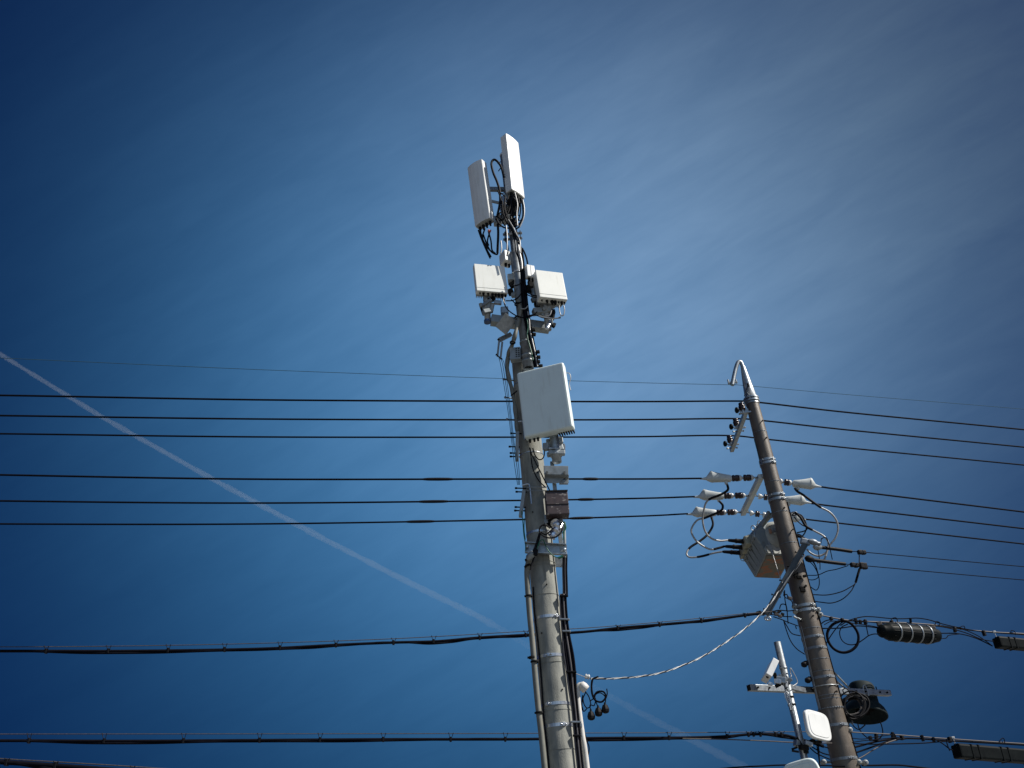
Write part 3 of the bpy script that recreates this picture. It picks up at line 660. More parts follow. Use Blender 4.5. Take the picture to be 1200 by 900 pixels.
lashed('black cable lashed under a thin strand, crossing level low behind the grey pole', [(-260, 861), (0, 860.3), (300, 860), (600, 859.5), (680, 859), (800, 858.6), (925, 857.6), (975, 858)],
       [(-260, 869), (0, 868), (150, 868.5), (300, 867.5), (450, 866.5), (600, 866.3), (700, 865), (800, 864.5), (850, 863), (881, 860.5), (915, 861), (935, 865.5), (965, 874)],
       [34, 122, 215, 304, 375, 449, 528, 592, 731, 784, 852, 877, 883, 891, 909, 916], 13.9)
lashed('black cable with thin strand cutting the lower left corner of the picture', [(-260, 872), (0, 889), (60, 892.5), (150, 898), (300, 908), (420, 917)], [(-260, 876), (0, 893), (60, 897), (150, 903.5), (300, 914), (420, 923)], [8, 65, 155, 230], 11.0, .024)
wire('thin_cable', pl_left('P', [(800, 865.5), (850, 866.5), (900, 868.5), (930, 870), (975, 871)], 13.8), .008, m_copper, 'thin pale strand just under the level cable, ending at the brown pole', 'cable')
wire('thin_cable', pl_left('P', [(820, 903), (860, 899.5), (895, 897.5), (922, 896.5), (965, 897), (990, 898)], 13.8), .011, m_wire, 'short black cable at the bottom edge passing behind the tilted grey panel', 'cable')

# cable bundle around the brown pole near the slanting arm
G_TEL = 'communication cables right of the brown pole'
def many(name, label, c, sets, y0, r, m=None, side=pl_right, x0=4.45, cat='cable', group=None):
    t = thing(name, label, cat, side(c, sets[0][:1], y0, x0)[0], group)
    for i, q in enumerate(sets): b = MB(); b.tube(spl(side(c, q, y0-.02*i, x0), 7), r[i] if isinstance(r, (list, tuple)) else r, 8); b.build('cable', (m[i] if isinstance(m, (list, tuple)) else m) or m_wire, t)
    return t
many('communication_cable', 'bundle of black cables running right from the brown pole above the strapped closure', 'P',
     [[(962, 721), (984, 725.5), (1004, 728), (1033, 729), (1067, 730.3), (1100, 733), (1133, 738), (1167, 741), (1200, 742.7), (1300, 749), (1400, 756)],
      [(985, 733), (995, 727), (1010, 723), (1022, 722.7), (1044, 724.8), (1060, 725), (1075, 724.3), (1089, 726.5), (1104, 731), (1124, 735.5), (1150, 740), (1200, 744)],
      [(962, 736.5), (985, 736), (1005, 733.5), (1030, 736), (1060, 741), (1100, 742), (1124, 742.7), (1144, 748), (1163, 757)],
      [(1124, 735), (1144, 744), (1155, 751), (1163, 757)], [(1000, 727), (1030, 730), (1060, 733), (1100, 734), (1130, 741), (1150, 749), (1167, 752)],
      [(966, 732), (975, 728), (990, 729), (1030, 735), (1100, 748), (1112, 744.5), (1124, 743)]], 14.0, [.012, .009, .010, .008, .009, .007], [m_copper, m_wire, m_wire, m_wire, m_wire, m_wire], group=G_TEL)
loops('cable_loop', 'large round loop of thick black cable hanging right of the brown pole', 'B4', [[(860, 400), (800, 430), (760, 490), (765, 560), (810, 625), (880, 655), (950, 640), (1000, 590), (1010, 520), (985, 460), (940, 415), (880, 395)]], 14.1, .022, m_wire)
loops('cable_loop', 'thin cable loop crossing the large round cable loop', 'B4', [[(745, 590), (780, 530), (830, 460), (880, 410), (920, 400)], [(925, 425), (875, 450), (858, 500), (880, 560), (930, 590), (990, 587), (1050, 550), (1095, 518), (1140, 505), (1177, 508)], [(1068, 405), (1078, 460), (1090, 518)], [(700, 430), (740, 400), (800, 385)]], 14.1, .0085, m_wire)
many('communication_cable', 'bundle of black cables running right from the brown pole along the bottom of the picture', 'P',
     [[(975, 855), (998, 858), (1035, 860), (1092, 864.4), (1124, 866.6), (1200, 871.6), (1400, 884)], [(998, 876.5), (1010, 873.5), (1027, 869), (1053, 865.5), (1075, 865.5), (1092, 866.5), (1130, 869), (1200, 873), (1400, 886)],
      [(1000, 883), (1015, 878), (1031, 872), (1048, 867), (1062, 865.5)], [(1002, 891), (1012, 886), (1022, 879.6), (1036, 872), (1050, 867)], [(998, 871), (1015, 872), (1037, 872), (1079, 871), (1109, 868.8), (1140, 869)],
      [(1095, 866), (1104, 871), (1112, 877), (1118, 880)], [(1109, 866), (1110, 872), (1113, 880)], [(998, 865), (1012, 866), (1030, 863), (1045, 861)], [(998, 870), (1012, 868), (1032, 866), (1053, 864)]], 14.0, [.009, .014, .012, .009, .009, .009, .009, .006, .006], [m_copper, None, None, m_copper, None, None, None, None, None], group=G_TEL)
many('communication_cable', 'black cable emerging at the bottom edge from the white insulators of the brown pole', 'P', [[(1010, 897), (1023, 897), (1044, 896.5), (1058, 897), (1075, 899), (1100, 902)]], 14.0, .013, group=G_TEL)
def knots(label, pts, y0):
    t = thing('cable_ties', label, 'cable ties', pl_right('P', pts[:1], y0)[0], 'cable ties on the right cables')
    for x, y in pts: b = MB(); b.box(pl_right('P', [(x, y)], y0)[0], (.04, .06, random.uniform(.06, .11)), rot3(random.uniform(-20, 20), 0, random.uniform(-15, 15)), .01); b.build('tie', m_black, t)
knots('black ties bunched along the cables above the strapped closure', [(974, 725), (987, 727), (1003, 728), (1008, 729), (1014, 729), (1045, 729), (1067, 727), (1119, 738), (1153, 742)], 13.97)
knots('black ties bunched along the lowest cables right of the brown pole', [(1046, 862), (1049, 864), (1057, 864.5), (1081, 865), (1094, 867), (1113, 867), (1027, 864)], 13.97)
# white hooks on strands
for lab, pts in (('small pale wire hook on the cable left of the black box at the right edge', [(1165, 740.5)]), ('small pale wire hook on the lowest cable left of the long black box', [(1116.5, 864.5)])):
    c = pl_right('P', pts, 13.95)[0]; b = MB(); b.box(c, (.05, .04, .035), None, .01); b.tube([c, c-V((-.01, 0, .12))], .006, 6); tag(b.build('wire_hook', m_porcw, loc=c), lab, 'wire hook', 'pale wire hooks')
for lab, q in (('thin curled wire loop on the cable above the strapped closure', [(1045, 729), (1045, 725), (1050, 724), (1052, 729)]), ('thin curled wire loop at the left end of the strapped closure', [(1096, 732), (1097, 728.5), (1101, 729.5), (1101, 734)]), ('thin curled wire loop on the cable between the two black closures', [(1126, 738), (1126, 734.5), (1130, 734), (1131, 739)]), ('thin curled wire loop on the cable near the right edge', [(1185, 742.5), (1185, 739), (1189, 740), (1190, 744)]), ('thin curled wire loop on the lowest cable above the long black box', [(1171, 868.5), (1175, 865), (1177, 867), (1177.5, 872)])):
    wire('wire_curl', pl_right('P', q, 13.97), .007, m_wire, lab, 'wire curl', 'curled wire ends')

# closures
a_, b_ = on_plane(1030, 739.2, 4.45, 13.9, .4), on_plane(1101, 745.2, 4.45, 13.9, .4)
cl = thing('cable_closure', 'black cylindrical cable closure with four pale straps hanging under the upper right cables', 'cable closure', (a_+b_)/2)
L_ = (b_-a_).length
b = MB(); b.lathe(a_, b_, [(0, .05), (.03, .10), (.05, .108), (.10, .112), (.13, .135), (.16, .142), (.5, .148), (.84, .142), (.88, .128), (.93, .112), (.96, .105), (1, .05)], 24)
for k in range(10):
    a = 2*math.pi*k/10; u = (b_-a_).orthogonal().normalized(); w = (b_-a_).normalized().cross(u); dv = u*math.cos(a)+w*math.sin(a)
    b.tube([a_.lerp(b_, .16)+dv*.142, a_.lerp(b_, .84)+dv*.142], .008, 5)
b.build('body', m_closure, cl)
for k in (.27, .44, .62, .78):
    c0, c1 = a_.lerp(b_, k-.007), a_.lerp(b_, k+.007); b = MB(); b.lathe(c0, c1, [(0, .10), (0, .157), (1, .157), (1, .10)], 24, cap=False); b.build('strap', m_galv, cl)
b = MB(); b.box(a_.lerp(b_, .04)+V((0, 0, .12)), (.08, .05, .07), None, .01); b.box(a_.lerp(b_, .93)+V((0, 0, .13)), (.08, .05, .06), None, .01); b.build('hanger', m_copper, cl)
for (x0, y0), (x1, y1), s, lab in (((1168, 753), (1262, 761.5), .17, 'black rectangular cable closure cut off by the right edge under the upper cables'), ((1120.5, 880.5), (1235, 889.5), .19, 'long black rectangular cable closure under the lowest cables at the right edge')):
    a_, b_ = on_plane(x0, y0, 4.45, 13.9, .4), on_plane(x1, y1, 4.45, 13.9, .4); cl = thing('cable_closure', lab, 'cable closure', (a_+b_)/2)
    b = MB(); b.bar(a_, b_, s, s*1.05, .025); b.build('body', m_closure, cl)
    b = MB(); b.bar(a_+V((.03, 0, s*.5)), b_+V((-.03, 0, s*.5)), s*.5, .03, .006); b.build('lid_rail', m_closure, cl)
    for k in (.12, .19, .42, .49, .72, .79): c = a_.lerp(b_, k); d = (b_-a_).normalized()*.012; b = MB(); b.bar(c-d, c+d, s+.016, s*1.05+.016, .004); b.build('rib', m_closure, cl)

# eyelet insulators on bands
def knob(label, px, py, Y, r=.038, m=None):
    c = at(px, py, Y); t = thing('spool_insulator', label, 'insulator', c, 'pale spool insulators on the brown pole')
    b = MB(); b.lathe(c-V((0, .05, .0)), c+V((0, .05, 0)), [(0, r*.5), (.1, r), (.3, r), (.45, r*.65), (.55, r*.65), (.7, r), (.9, r), (1, r*.5)], 16); b.build('spool', m or m_under, t)
    b = MB(); b.lathe(c-V((0, .09, 0)), c+V((0, .09, 0)), [(0, .014), (1, .014)], 8); b.bar(c, V((RP.x+math.copysign(RP.r(c.z)*.95, c.x-RP.x), RP.y, c.z)), .03, .03); b.build('bracket', m_galv, t)
for q in (('upper spool insulator left of the wide double band', *K('B4', 492, 280), 13.95), ('lower spool insulator left of the wide double band', *K('B4', 500, 322), 13.93), ('upper spool insulator right of the wide double band', *K('B4', 682, 312), 13.95), ('lower spool insulator right of the wide double band', *K('B4', 700, 352), 13.95),
          ('single spool insulator right of the band under the bell housing', *K('B5', 762, 650), 13.95), ('white ball insulator at the far right of the lowest band', *K('B5', 865, 865), 13.9), ('pale insulator close to the pole right of the lowest band', *K('B5', 820, 862), 13.92), ('pale insulator left of the lowest band', *K('B5', 590, 862), 13.9)):
    knob(*q)

# left-side tangle near slanting arm foot
loops('cable_tangle', 'tangle of thin black cables between the slanting arm foot and the brown pole', 'B4',
      [[(215, 330), (260, 322), (320, 320), (370, 312), (440, 318), (490, 312)], [(180, 345), (250, 345), (330, 350), (400, 362), (470, 365)], [(320, 365), (380, 385), (440, 410), (520, 440)],
       [(400, 390), (430, 440), (470, 500), (540, 520)], [(405, 400), (425, 470), (460, 560), (510, 625), (575, 670)], [(370, 300), (385, 265), (420, 270), (430, 320)], [(405, 160), (410, 200), (435, 215), (430, 185), (400, 190)],
       [(412, 150), (415, 230), (430, 300), (435, 360), (440, 420)], [(440, 220), (470, 240), (480, 280)], [(500, 440), (508, 465)]], 13.8, .0085, m_wire)
b = MB(); t = thing('cable_clamps', 'small metal cable clamps between the slanting arm foot and the brown pole', 'cable clamps', A('B4', 350, 350, 13.78))
for x, y, s in ((345, 345, .05), (360, 330, .04), (375, 360, .045), (395, 345, .04), (330, 330, .035), (300, 335, .03), (210, 325, .03), (190, 330, .03), (455, 215, .05), (375, 320, .03)):
    b = MB(); b.box(A('B4', x, y, 13.76), (s*1.3, .04, s), rot3(0, 0, random.uniform(-30, 30)), .008); b.build('clamp', m_copper if s > .042 else m_dark, t)
t = thing('elbow_pipe', 'short bent metal pipe entering the left side of the brown pole', 'pipe', A('B4', 500, 370, 13.85))
b = MB(); b.tube(spl(path('B4', 13.82, [(485, 362), (505, 375), (525, 380), (548, 398)])), .016, 10); b.build('pipe', m_gpaint, t)
b = MB(); b.lathe(A('B4', 540, 392, 13.82), A('B4', 552, 402, 13.82), [(0, .022), (1, .022)], 10); b.build('end_ring', m_dark, t)

# cables running down along the brown pole
def strip(name, label, P, pys, ang, n, r, m, gap, cat='cable', extra=.012, group=None):
    t = thing(name, label, cat, P.p(pys[len(pys)//2], ang), group)
    for i in range(n):
        b = MB(); b.tube(spl([P.p(y, ang+i*gap+3*math.sin(y*.05+i*2), extra+.004*math.sin(y*.09+i)) for y in pys], 5), r, 8); b.build('cable', m, t)
strip('riser_cables', 'black cables running down the right side of the brown pole', RP, [590, 640, 680, 720, 760, 800, 840, 880, 920, 960, 990], -10, 3, .012, m_wire, 8)
strip('riser_wire', 'thin wire running down the left side of the brown pole from the insulators', RP, [515, 530, 545], 190, 1, .008, m_teal, 8)
strip('riser_wire', 'thin pale wire down the left of the brown pole beside the slanting arm foot', RP, [735, 760, 785, 810, 830], 195, 2, .006, m_silver, 10)
for lab, x, y in (('small round black clip left of the brown pole above the white radio', 575, 752), ('small black clip left of the brown pole level with the white radio', 605, 880)):
    c = A('B4', x, y, 13.9); b = MB(); b.lathe(c+V((-.05, 0, 0)), c+V((.04, 0, 0)), [(0, .03), (.3, .045), (.7, .045), (1, .02)], 12); b.box(c+V((.03, 0, .02)), (.06, .03, .07), None, .01); tag(b.build('pole_clip', m_black, loc=c), lab, 'clip', 'black clips')

# ---------------------------------------------------------------- low crossarm, pipe mast, radios
hz = at(970, 808.5, 14.24).z
c0, c1 = at_h(877.5, 806, hz), at_h(1042, 812.5, hz)
ca = thing('crossarm', 'long horizontal steel crossarm low on the brown pole, passing behind it', 'crossarm', (c0+c1)/2, 'steel crossarms of the brown pole')
b = MB(); b.bar(c0, c1, .09, .09, .005); b.build('bar', m_galv, ca)
b = MB(); d = (c1-c0).normalized(); b.bar(c0-d*.003, c0+d*.012, .076, .074, .001); b.build('end_plug', m_dark, ca)
b = MB(); nrm = V((d.y, -d.x, 0))
for k in (.045, .12, .37, .41, .73, .80, .91, .965): q = along(c0, c1, k)+nrm*.046; b.lathe(q-nrm*.005, q+nrm*.02, [(0, .015), (1, .013)], 8)
for k in (.91,): q = along(c0, c1, k); b.lathe(q+V((0, 0, .04)), q+V((0, 0, .10)), [(0, .009), (1, .009)], 8)
b.build('bolt', m_dark, ca)
b = MB(); b.tube([RP.p(790, 40, .01), along(c0, c1, .68)+V((0, .03, .05))], .014, 8); b.tube([RP.p(783, 20, .01), along(c0, c1, .70)+V((0, -.02, .05))], .014, 8); b.build('brace', m_gpaint, ca)
b = MB(); b.tube([V((RP.x-.2, RP.y-.0, hz)), V((RP.x-.17, RP.y-.15, hz)), V((RP.x, RP.y-.2, hz)), V((RP.x+.17, RP.y-.12, hz)), V((RP.x+.2, RP.y+.02, hz))], .008, 8); b.build('u_bolt', m_galv, ca)
b = MB(); q = along(c0, c1, .80); b.tube(spl([q+nrm*.05+V((-.03, 0, -.05)), q+nrm*.055+V((-.03, 0, .05)), q+nrm*.06+V((0, 0, .10)), q+nrm*.055+V((.03, 0, .03)), q+nrm*.05+V((.03, 0, -.07))]), .011, 8); b.build('hook', m_galv, ca)

bell = thing('bell_housing', 'dark grey green bell shaped housing with open mouth hanging just behind the low crossarm', 'loudspeaker', at(1012, 820, 14.7))
mc, tp = at(1014, 839.5, 15.12), at(1009, 802.5, 15.22)
s_ = depth(mc)/F
axl = (tp-mc); Lb = axl.length
b = MB(); prof = [(.0, 25*s_-.012), (.0, 25.2*s_), (.03, 25.4*s_), (.12, 24.6*s_), (.22, 22.8*s_), (.30, 20.4*s_), (.36, 18.2*s_), (.42, 17.2*s_), (.70, 15.8*s_), (.93, 14.6*s_), (1.0, 13.0*s_), (1.05, 9*s_), (1.07, 3*s_)]
b.lathe(mc, tp, prof, 36, cap=False)
b.lathe(mc, tp, [(.0, 25*s_-.012), (.12, 22.5*s_), (.25, 18*s_), (.35, 14*s_)], 36, cap=False); b.build('shell', m_bell, bell)
b = MB(); b.lathe(mc, tp, [(.30, 15.5*s_), (.31, 15.5*s_)], 30)
for k in range(4): a = k*1.6; u = axl.orthogonal().normalized(); w = axl.normalized().cross(u); q = mc+axl*.2+(u*math.cos(a)+w*math.sin(a))*.12; b.box(q, (.05, .05, .09), rot3(a*50, 20, 10), .01)
b.build('inner_core', m_dark, bell)
loops('cable_loops', 'two thin black cables dangling below the bell housing', 'C8', [[(315, 600), (330, 660), (370, 720), (440, 775), (500, 790), (550, 765), (580, 710), (570, 640), (550, 585)], [(255, 590), (275, 640), (330, 672), (395, 625)]], 14.35, .009, m_wire)
b = MB(); c = A('C8', 450, 768, 14.33); b.box(c, (.05, .05, .07), None, .012); tag(b.build('cable_clip', m_black, loc=c), 'black clip on the dangling loop below the bell housing', 'clip', 'black clips')
coil = thing('cable_coil', 'thick coil of dark cables hung at the low crossarm right of the brown pole', 'cable coil', A('C8', 280, 420, 14.1))
for i in range(13):
    a0 = random.random()*6; cx, cy = 275+random.uniform(-28, 32), 420+random.uniform(-22, 38); rx, ry = random.uniform(95, 150), random.uniform(95, 135); tl = random.uniform(-.5, .1)
    pts = [A('C8', cx+rx*math.cos(a)*math.cos(tl)-ry*math.sin(a)*math.sin(tl), cy+rx*math.cos(a)*math.sin(tl)+ry*math.sin(a)*math.cos(tl), 14.05+.04*math.sin(a+a0)-.008*i) for a in [2*math.pi*k/28 for k in range(28)]]
    b = MB(); b.tube(pts, random.choice((.009, .011, .014)), 8, closed=True); b.build('turn', m_copper if i in (3, 7) else m_black, coil)
b = MB(); b.tube(spl(path('C8', 14.0, [(170, 300), (160, 255), (190, 240), (225, 270), (232, 300)])), .009, 6); b.build('hang_tie', m_black, coil)
b = MB(); q = A('C8', 180, 600, 14.1); b.lathe(q, A('C8', 265, 603, 14.05), [(0, .012), (.8, .012), (.82, .026), (1, .026)], 10); tag(b.build('bolt_rod', m_gpaint, loc=q), 'short threaded rod sticking out right of the brown pole under the coil', 'rod')

# slim pipe mast
PM = at(926, 818, 13.35); mast_x, mast_y = PM.x, PM.y
PP = Pole(mast_x, mast_y, (3, .058), 0)
zt = PP.z(752.5); zb = .9
pm = thing('pipe_mast', 'slim shiny steel pipe standing left of the brown pole, carrying small white radios', 'pipe mast', (mast_x, mast_y, zb))
b = MB(); r_ = .052; b.lathe((mast_x, mast_y, zb), (mast_x, mast_y, zt), [(0, r_), (1, r_), (1, r_-.006), (.97, r_-.006)], 24, cap=False); b.build('pipe', m_galv, pm)
for py in (783, 817, 826):
    b = MB(); zz = PP.z(py); b.lathe((mast_x, mast_y, zz-.012), (mast_x, mast_y, zz+.012), [(0, r_), (0, r_+.007), (1, r_+.007), (1, r_)], 20, cap=False); b.build('strap', m_dark if py > 800 else m_galv, pm)
qa = along(c0, c1, .30)
for dz in (-.04,): b = MB(); b.bar(V((mast_x, mast_y+.05, hz+dz)), V((qa.x+.15, qa.y-.05, hz+dz)), .05, .07, .004); b.build('bracket', m_dgalv, pm)
b = MB(); b.bar(V((mast_x, mast_y+.05, 1.6)), V((RP.x-.12, RP.y-.1, 1.6)), .08, .08, .004); b.build('lower_bracket', m_galv, pm)
b = MB(); b.tube(spl([PP.p(800, -120, .03), PP.p(795, -60, .06), PP.p(790, -20, .03), PP.p(785, -40, .06), PP.p(800, -10, .10), PP.p(806, -60, .05)]), .006, 6); b.build('tie_wire', m_silver, pm)
b = MB()
for k in range(6): b.tube(spl([PP.p(808+k*2, -140, .03), PP.p(815+k*2.5, -110, .05), PP.p(822+k*2, -125, .02), PP.p(812+k, -150, .04)]), .006, 6)
b.build('foil_wrap', m_steel, pm)
# clamp cluster on mast
def cluster(name, label, boxes, crop, Y, group=None, mats_=None):
    t = thing(name, label, 'mounting bracket', A(crop, *boxes[0][:2], Y), group)
    for i, (x, y, w, h) in enumerate(boxes):
        c = A(crop, x, y, Y+random.uniform(-.04, .05)); s = depth(c)/F/CR[crop][2]
        b = MB(); b.box(c, (w*s, random.uniform(.5, 1.0)*min(w, h)*s+.02, h*s), rot3(random.uniform(-30, 30), 0, random.uniform(-25, 25)), .25*min(w, h)*s*.5)
        b.build('bracket_piece', (mats_ or [m_galv, m_dark, m_gpaint])[i % len(mats_ or [0, 0, 0])], t)
    return t
cluster('mount_bracket', 'metal clamp bracket joining the box radio to the slim pipe mast', [(310, 320, 60, 40), (275, 300, 25, 50), (340, 330, 55, 35), (290, 330, 45, 30), (325, 295, 60, 18), (300, 350, 60, 20), (365, 322, 40, 16), (240, 345, 30, 18), (345, 350, 22, 40)], 'B5', 13.32, None, [m_galv, m_dark, m_gpaint, m_steel])
cluster('mount_bracket', 'dark clamp bracket on the slim pipe mast below the white panel', [(430, 745, 70, 40), (460, 765, 60, 30), (400, 770, 40, 12), (405, 790, 45, 12), (490, 740, 50, 26), (425, 730, 24, 60), (475, 790, 34, 26)], 'B5', 13.28, None, [m_galv, m_dark, m_dark, m_dark])
cluster('cable_gland_block', 'dark cable entries under the rounded white panel', [(520, 722, 26, 22), (545, 730, 26, 20), (570, 728, 20, 20), (500, 735, 20, 30)], 'B5', 13.3, None, [m_dark])
loops('drop_cable', 'black cables running from the white panel down past the brown pole foot bracket', 'B5', [[(545, 735), (552, 780), (560, 830), (565, 880), (566, 920)], [(555, 735), (560, 780), (565, 870)], [(490, 745), (530, 770), (580, 800), (630, 815)], [(500, 765), (540, 800), (590, 825), (632, 842)], [(480, 720), (530, 730), (580, 755), (625, 768)]], 13.5, .009, m_wire)

def rounded_panel(name, label, c, dims, rot, face_m, rc=.3, cat='panel antenna', inset=True, group=None):
    w, d, h = dims; t = thing(name, label, cat, c, group)
    def outline(s, dy, ex=4.2):
        out = []
        for k in range(48):
            a = 2*math.pi*k/48; ca, sa = math.cos(a), math.sin(a)
            out.append(V(c)+rot @ V((math.copysign(abs(ca)**(2/ex), ca)*w/2*s, dy, math.copysign(abs(sa)**(2/ex), sa)*h/2*s)))
        return out
    b = MB(); b.rings([outline(.94, d/2), outline(1, d/2-.01), outline(1, -d/2+.015), outline(.975, -d/2+.004), outline(.93, -d/2)]); b.build('casing', face_m, t)
    if inset: b = MB(); b.rings([outline(.80, -d/2+.002), outline(.80, -d/2-.003), outline(.78, -d/2-.006)]); b.build('front_plate', face_m, t)
    b = MB(); b.box(V(c)+rot @ V((0, d/2+.04, 0)), (w*.4, .08, h*.3), rot, .01); b.build('back_mount', m_gpaint, t)
    return t
c = A('B5', 552, 620, 13.22)
rounded_panel('panel_antenna', 'rounded white square panel antenna between the slim mast and the brown pole', A('B5', 549, 621, 13.3), (.53, .06, .40), rot3(38.4, -1.7, 7.7), m_white)
c = A('B5', 466, 978, 13.05)
rounded_panel('panel_antenna', 'large pale grey rounded panel antenna cut off by the bottom edge', c, (.50, .09, .50), rot3(-22, 8, -8), m_cgrey)
# box radio
c = V((3.46, 13.3, 4.27)); rr_ = rot3(-89.3, -37.9, -11.5)
t = thing('box_radio', 'tilted small white box radio left of the slim pipe mast', 'radio unit', c)
b = MB(); b.box(c, (.28, .092, .292), rr_, .006); b.build('casing', m_white, t)
b = MB(); b.lathe(c+rr_ @ V((.06, 0, -.144)), c+rr_ @ V((.06, 0, -.156)), [(0, .02), (1, .02)], 12); b.build('socket', m_dark, t)

# ---------------------------------------------------------------- equipment of the grey pole
def ebox(name, label, c, dims, ypr, m, cat, bev=.02, group=None, seg=3):
    t = thing(name, label, cat, c, group); rr_ = rot3(*ypr); b = MB(); b.box(c, dims, rr_, bev, seg); b.build('casing', m, t); return t, rr_, V(c)
t, q, c = ebox('equipment_box', 'large pale grey rectangular box antenna at the middle of the grey pole', (.427, 10.0, 7.343), (.67, .15, 1.01), (-13.8, .8, -1.1), m_cgrey, 'panel antenna', .035)
b = MB(); b.box(c+q @ V((0, .085, 0)), (.62, .05, .95), q, .008); b.build('back_plate', m_under, t)
b = MB()
for k in range(7): b.box(c+q @ V((.12+.032*k, .06, -.505)), (.016, .09, .03), q, .002)
b.build('cooling_fins', m_dark, t)
b = MB()
for x in (-.28, -.22, -.17): b.lathe(c+q @ V((x, .02, -.49)), c+q @ V((x, .02, -.55)), [(0, .018), (1, .014)], 10)
b.build('connector', m_dark, t)
b = MB(); b.tube(spl([c+q @ V(v) for v in ((.33, .06, .40), (.375, .07, .38), (.38, .07, .30), (.35, .07, .22), (.355, .07, .12))]), .006, 6); b.build('tie_wire', m_silver, t)
b = MB(); b.box(V((.32, 10.19, 7.35)), (.16, .22, .5), rot3(-10), .01); b.build('mount', m_galv, t)

def radio(label, c, dims, ypr, lst, grp='square white radio units'):
    t, q, c = ebox('radio_unit', label, c, dims, ypr, m_cream, 'radio unit', .010, grp); w, d, h = dims
    b = MB(); b.box(c+q @ V((0, d*.5+.03, 0)), (w*.9, .06, h*.92), q, .006)
    for k in range(16): b.box(c+q @ V((-w*.42+k*w*.056, d*.5+.08, 0)), (.006, .06, h*.88), q)
    b.build('heat_sink', m_under, t)
    b = MB()
    for x, r_ in lst: b.lathe(c+q @ V((x*w, .0, -h/2+.002)), c+q @ V((x*w, .0, -h/2-.045*r_/.02)), [(0, r_), (.4, r_), (.42, r_*.8), (1, r_*.75)], 10)
    b.build('connector', m_dark, t)
    b = MB(); b.box(c+q @ V((0, -d/2-.001, -h*.38)), (w*.96, .003, .004), q); b.build('seam', m_under, t)
    return t, q, c
RL, qL, cL = radio('square white radio unit left of the mast, top edge level', (-.185, 10.0, 9.487), (.47, .093, .53), (16.8, -3.7, -.8), [(-.38, .012), (-.27, .02), (-.12, .016), (.02, .022), (.12, .02), (.22, .024), (.33, .024), (.43, .018)])
RR, qR, cR = radio('square white radio unit right of the mast, grey side turned to the mast', (.681, 10.0, 9.256), (.427, .128, .525), (19.2, -3.7, -1), [(-.38, .012), (-.20, .02), (-.02, .026), (.09, .026), (.22, .014), (.33, .022), (.43, .014)])
def small_radio(label, c, dims, ypr):
    t, q, c = ebox('small_radio', label, c, dims, ypr, m_white, 'radio unit', .012, 'small white boxes on the mast'); w, d, h = dims
    b = MB(); b.box(c+q @ V((0, -d/2-.001, 0)), (.006, .004, h*.9), q); b.build('seam', m_under, t)
    b = MB(); b.lathe(c+q @ V((-.02, 0, -h/2)), c+q @ V((-.02, 0, -h/2-.05)), [(0, .022), (1, .018)], 10); b.lathe(c+q @ V((.04, 0, -h/2)), c+q @ V((.04, 0, -h/2-.05)), [(0, .02), (1, .016)], 10); b.build('connector', m_dark, t)
small_radio('small white box on the mast above the left square radio unit', A('A2', 356, 132, 10.2), (.15, .17, .20), (32, 0, 0))
small_radio('small white box on the mast beside the right square radio unit', A('A2', 510, 222, 10.0), (.13, .10, .22), (25, 0, 0))

# top panel antennas
def antenna(label, c, dims, ypr, bulge):
    w, d, h = dims; q = rot3(*ypr); c = V(c); t = thing('sector_antenna', label, 'sector antenna', c, 'tall white sector antennas at the top')
    sec_ = [(-w/2, d/2), (-w/2, -d*.40), (-w*.475, -d*.47), (-w*.24, -d*.5-bulge*.7), (0, -d*.5-bulge), (w*.24, -d*.5-bulge*.7), (w*.475, -d*.47), (w/2, -d*.40), (w/2, d/2)]
    b = MB(); b.rings([[c+q @ V((x*s, y*s, z_)) for x, y in sec_] for s, z_ in ((.985, -h/2), (1, -h/2+.006), (1, -h/2+.035), (.994, -h/2+.037), (.994, -h/2+.041), (1, -h/2+.043), (1, h/2-.043), (.994, h/2-.041), (.994, h/2-.037), (1, h/2-.035), (1, h/2-.006), (.985, h/2))], smooth=False); b.build('radome', m_white, t)
    b = MB(); b.rings([[c+q @ V((x*.9, y*.9, z_)) for x, y in sec_] for z_ in (-h/2-.012, -h/2+.002)], smooth=False); b.build('bottom_plate', m_under, t)
    b = MB()
    for x in (-.32, -.1, .12, .34): b.lathe(c+q @ V((x*w, 0, -h/2-.01)), c+q @ V((x*w, 0, -h/2-.10)), [(0, .024), (.5, .024), (.52, .017), (1, .015)], 10)
    b.build('connector', m_black, t)
    return t, q, c
AL, qa1, ca1 = antenna('tall white sector antenna on the left of the mast top, front in shade', (-.231, 10.1, 11.323), (.30, .13, 1.27), (-33.3, 1.8, -1.9), .02)
AR, qa2, ca2 = antenna('tall white sector antenna on the right of the mast top, front in bright sun', (.323, 10.1, 11.851), (.312, .13, 1.27), (50, -.5, .5), .010)

# ---------------------------------------------------------------- steel mast on the grey pole
m_bot, m_top = at(619.3, 432, 10.10), at(589.5, 183, 10.24)
class MastAxis:
    def p(s, py):
        lo, hi = 0.0, 1.0
        for _ in range(40):
            c = (lo+hi)/2
            if proj(m_bot.lerp(m_top, c))[1] > py: lo = c
            else: hi = c
        return m_bot.lerp(m_top, lo)
    def at_z(s, zz): return m_bot.lerp(m_top, (zz-m_bot.z)/(m_top.z-m_bot.z))
MA = MastAxis(); max_ = (m_top-m_bot).normalized()
ms = thing('antenna_mast', 'steel pipe mast bolted on top of the grey pole, open at its lower end', 'mast', m_bot)
ln = (m_top-m_bot).length; r1, r2 = .076, .050; l1 = (MA.p(300)-m_bot).length
b = MB(); b.lathe(m_bot, m_bot+max_, [(.15, r1-.006), (0, r1-.006), (0, r1), (l1, r1), (l1+.05, r1), (l1+.07, r2), (ln, r2)], 28, cap=False); b.build('pipe', m_dgalv, ms)
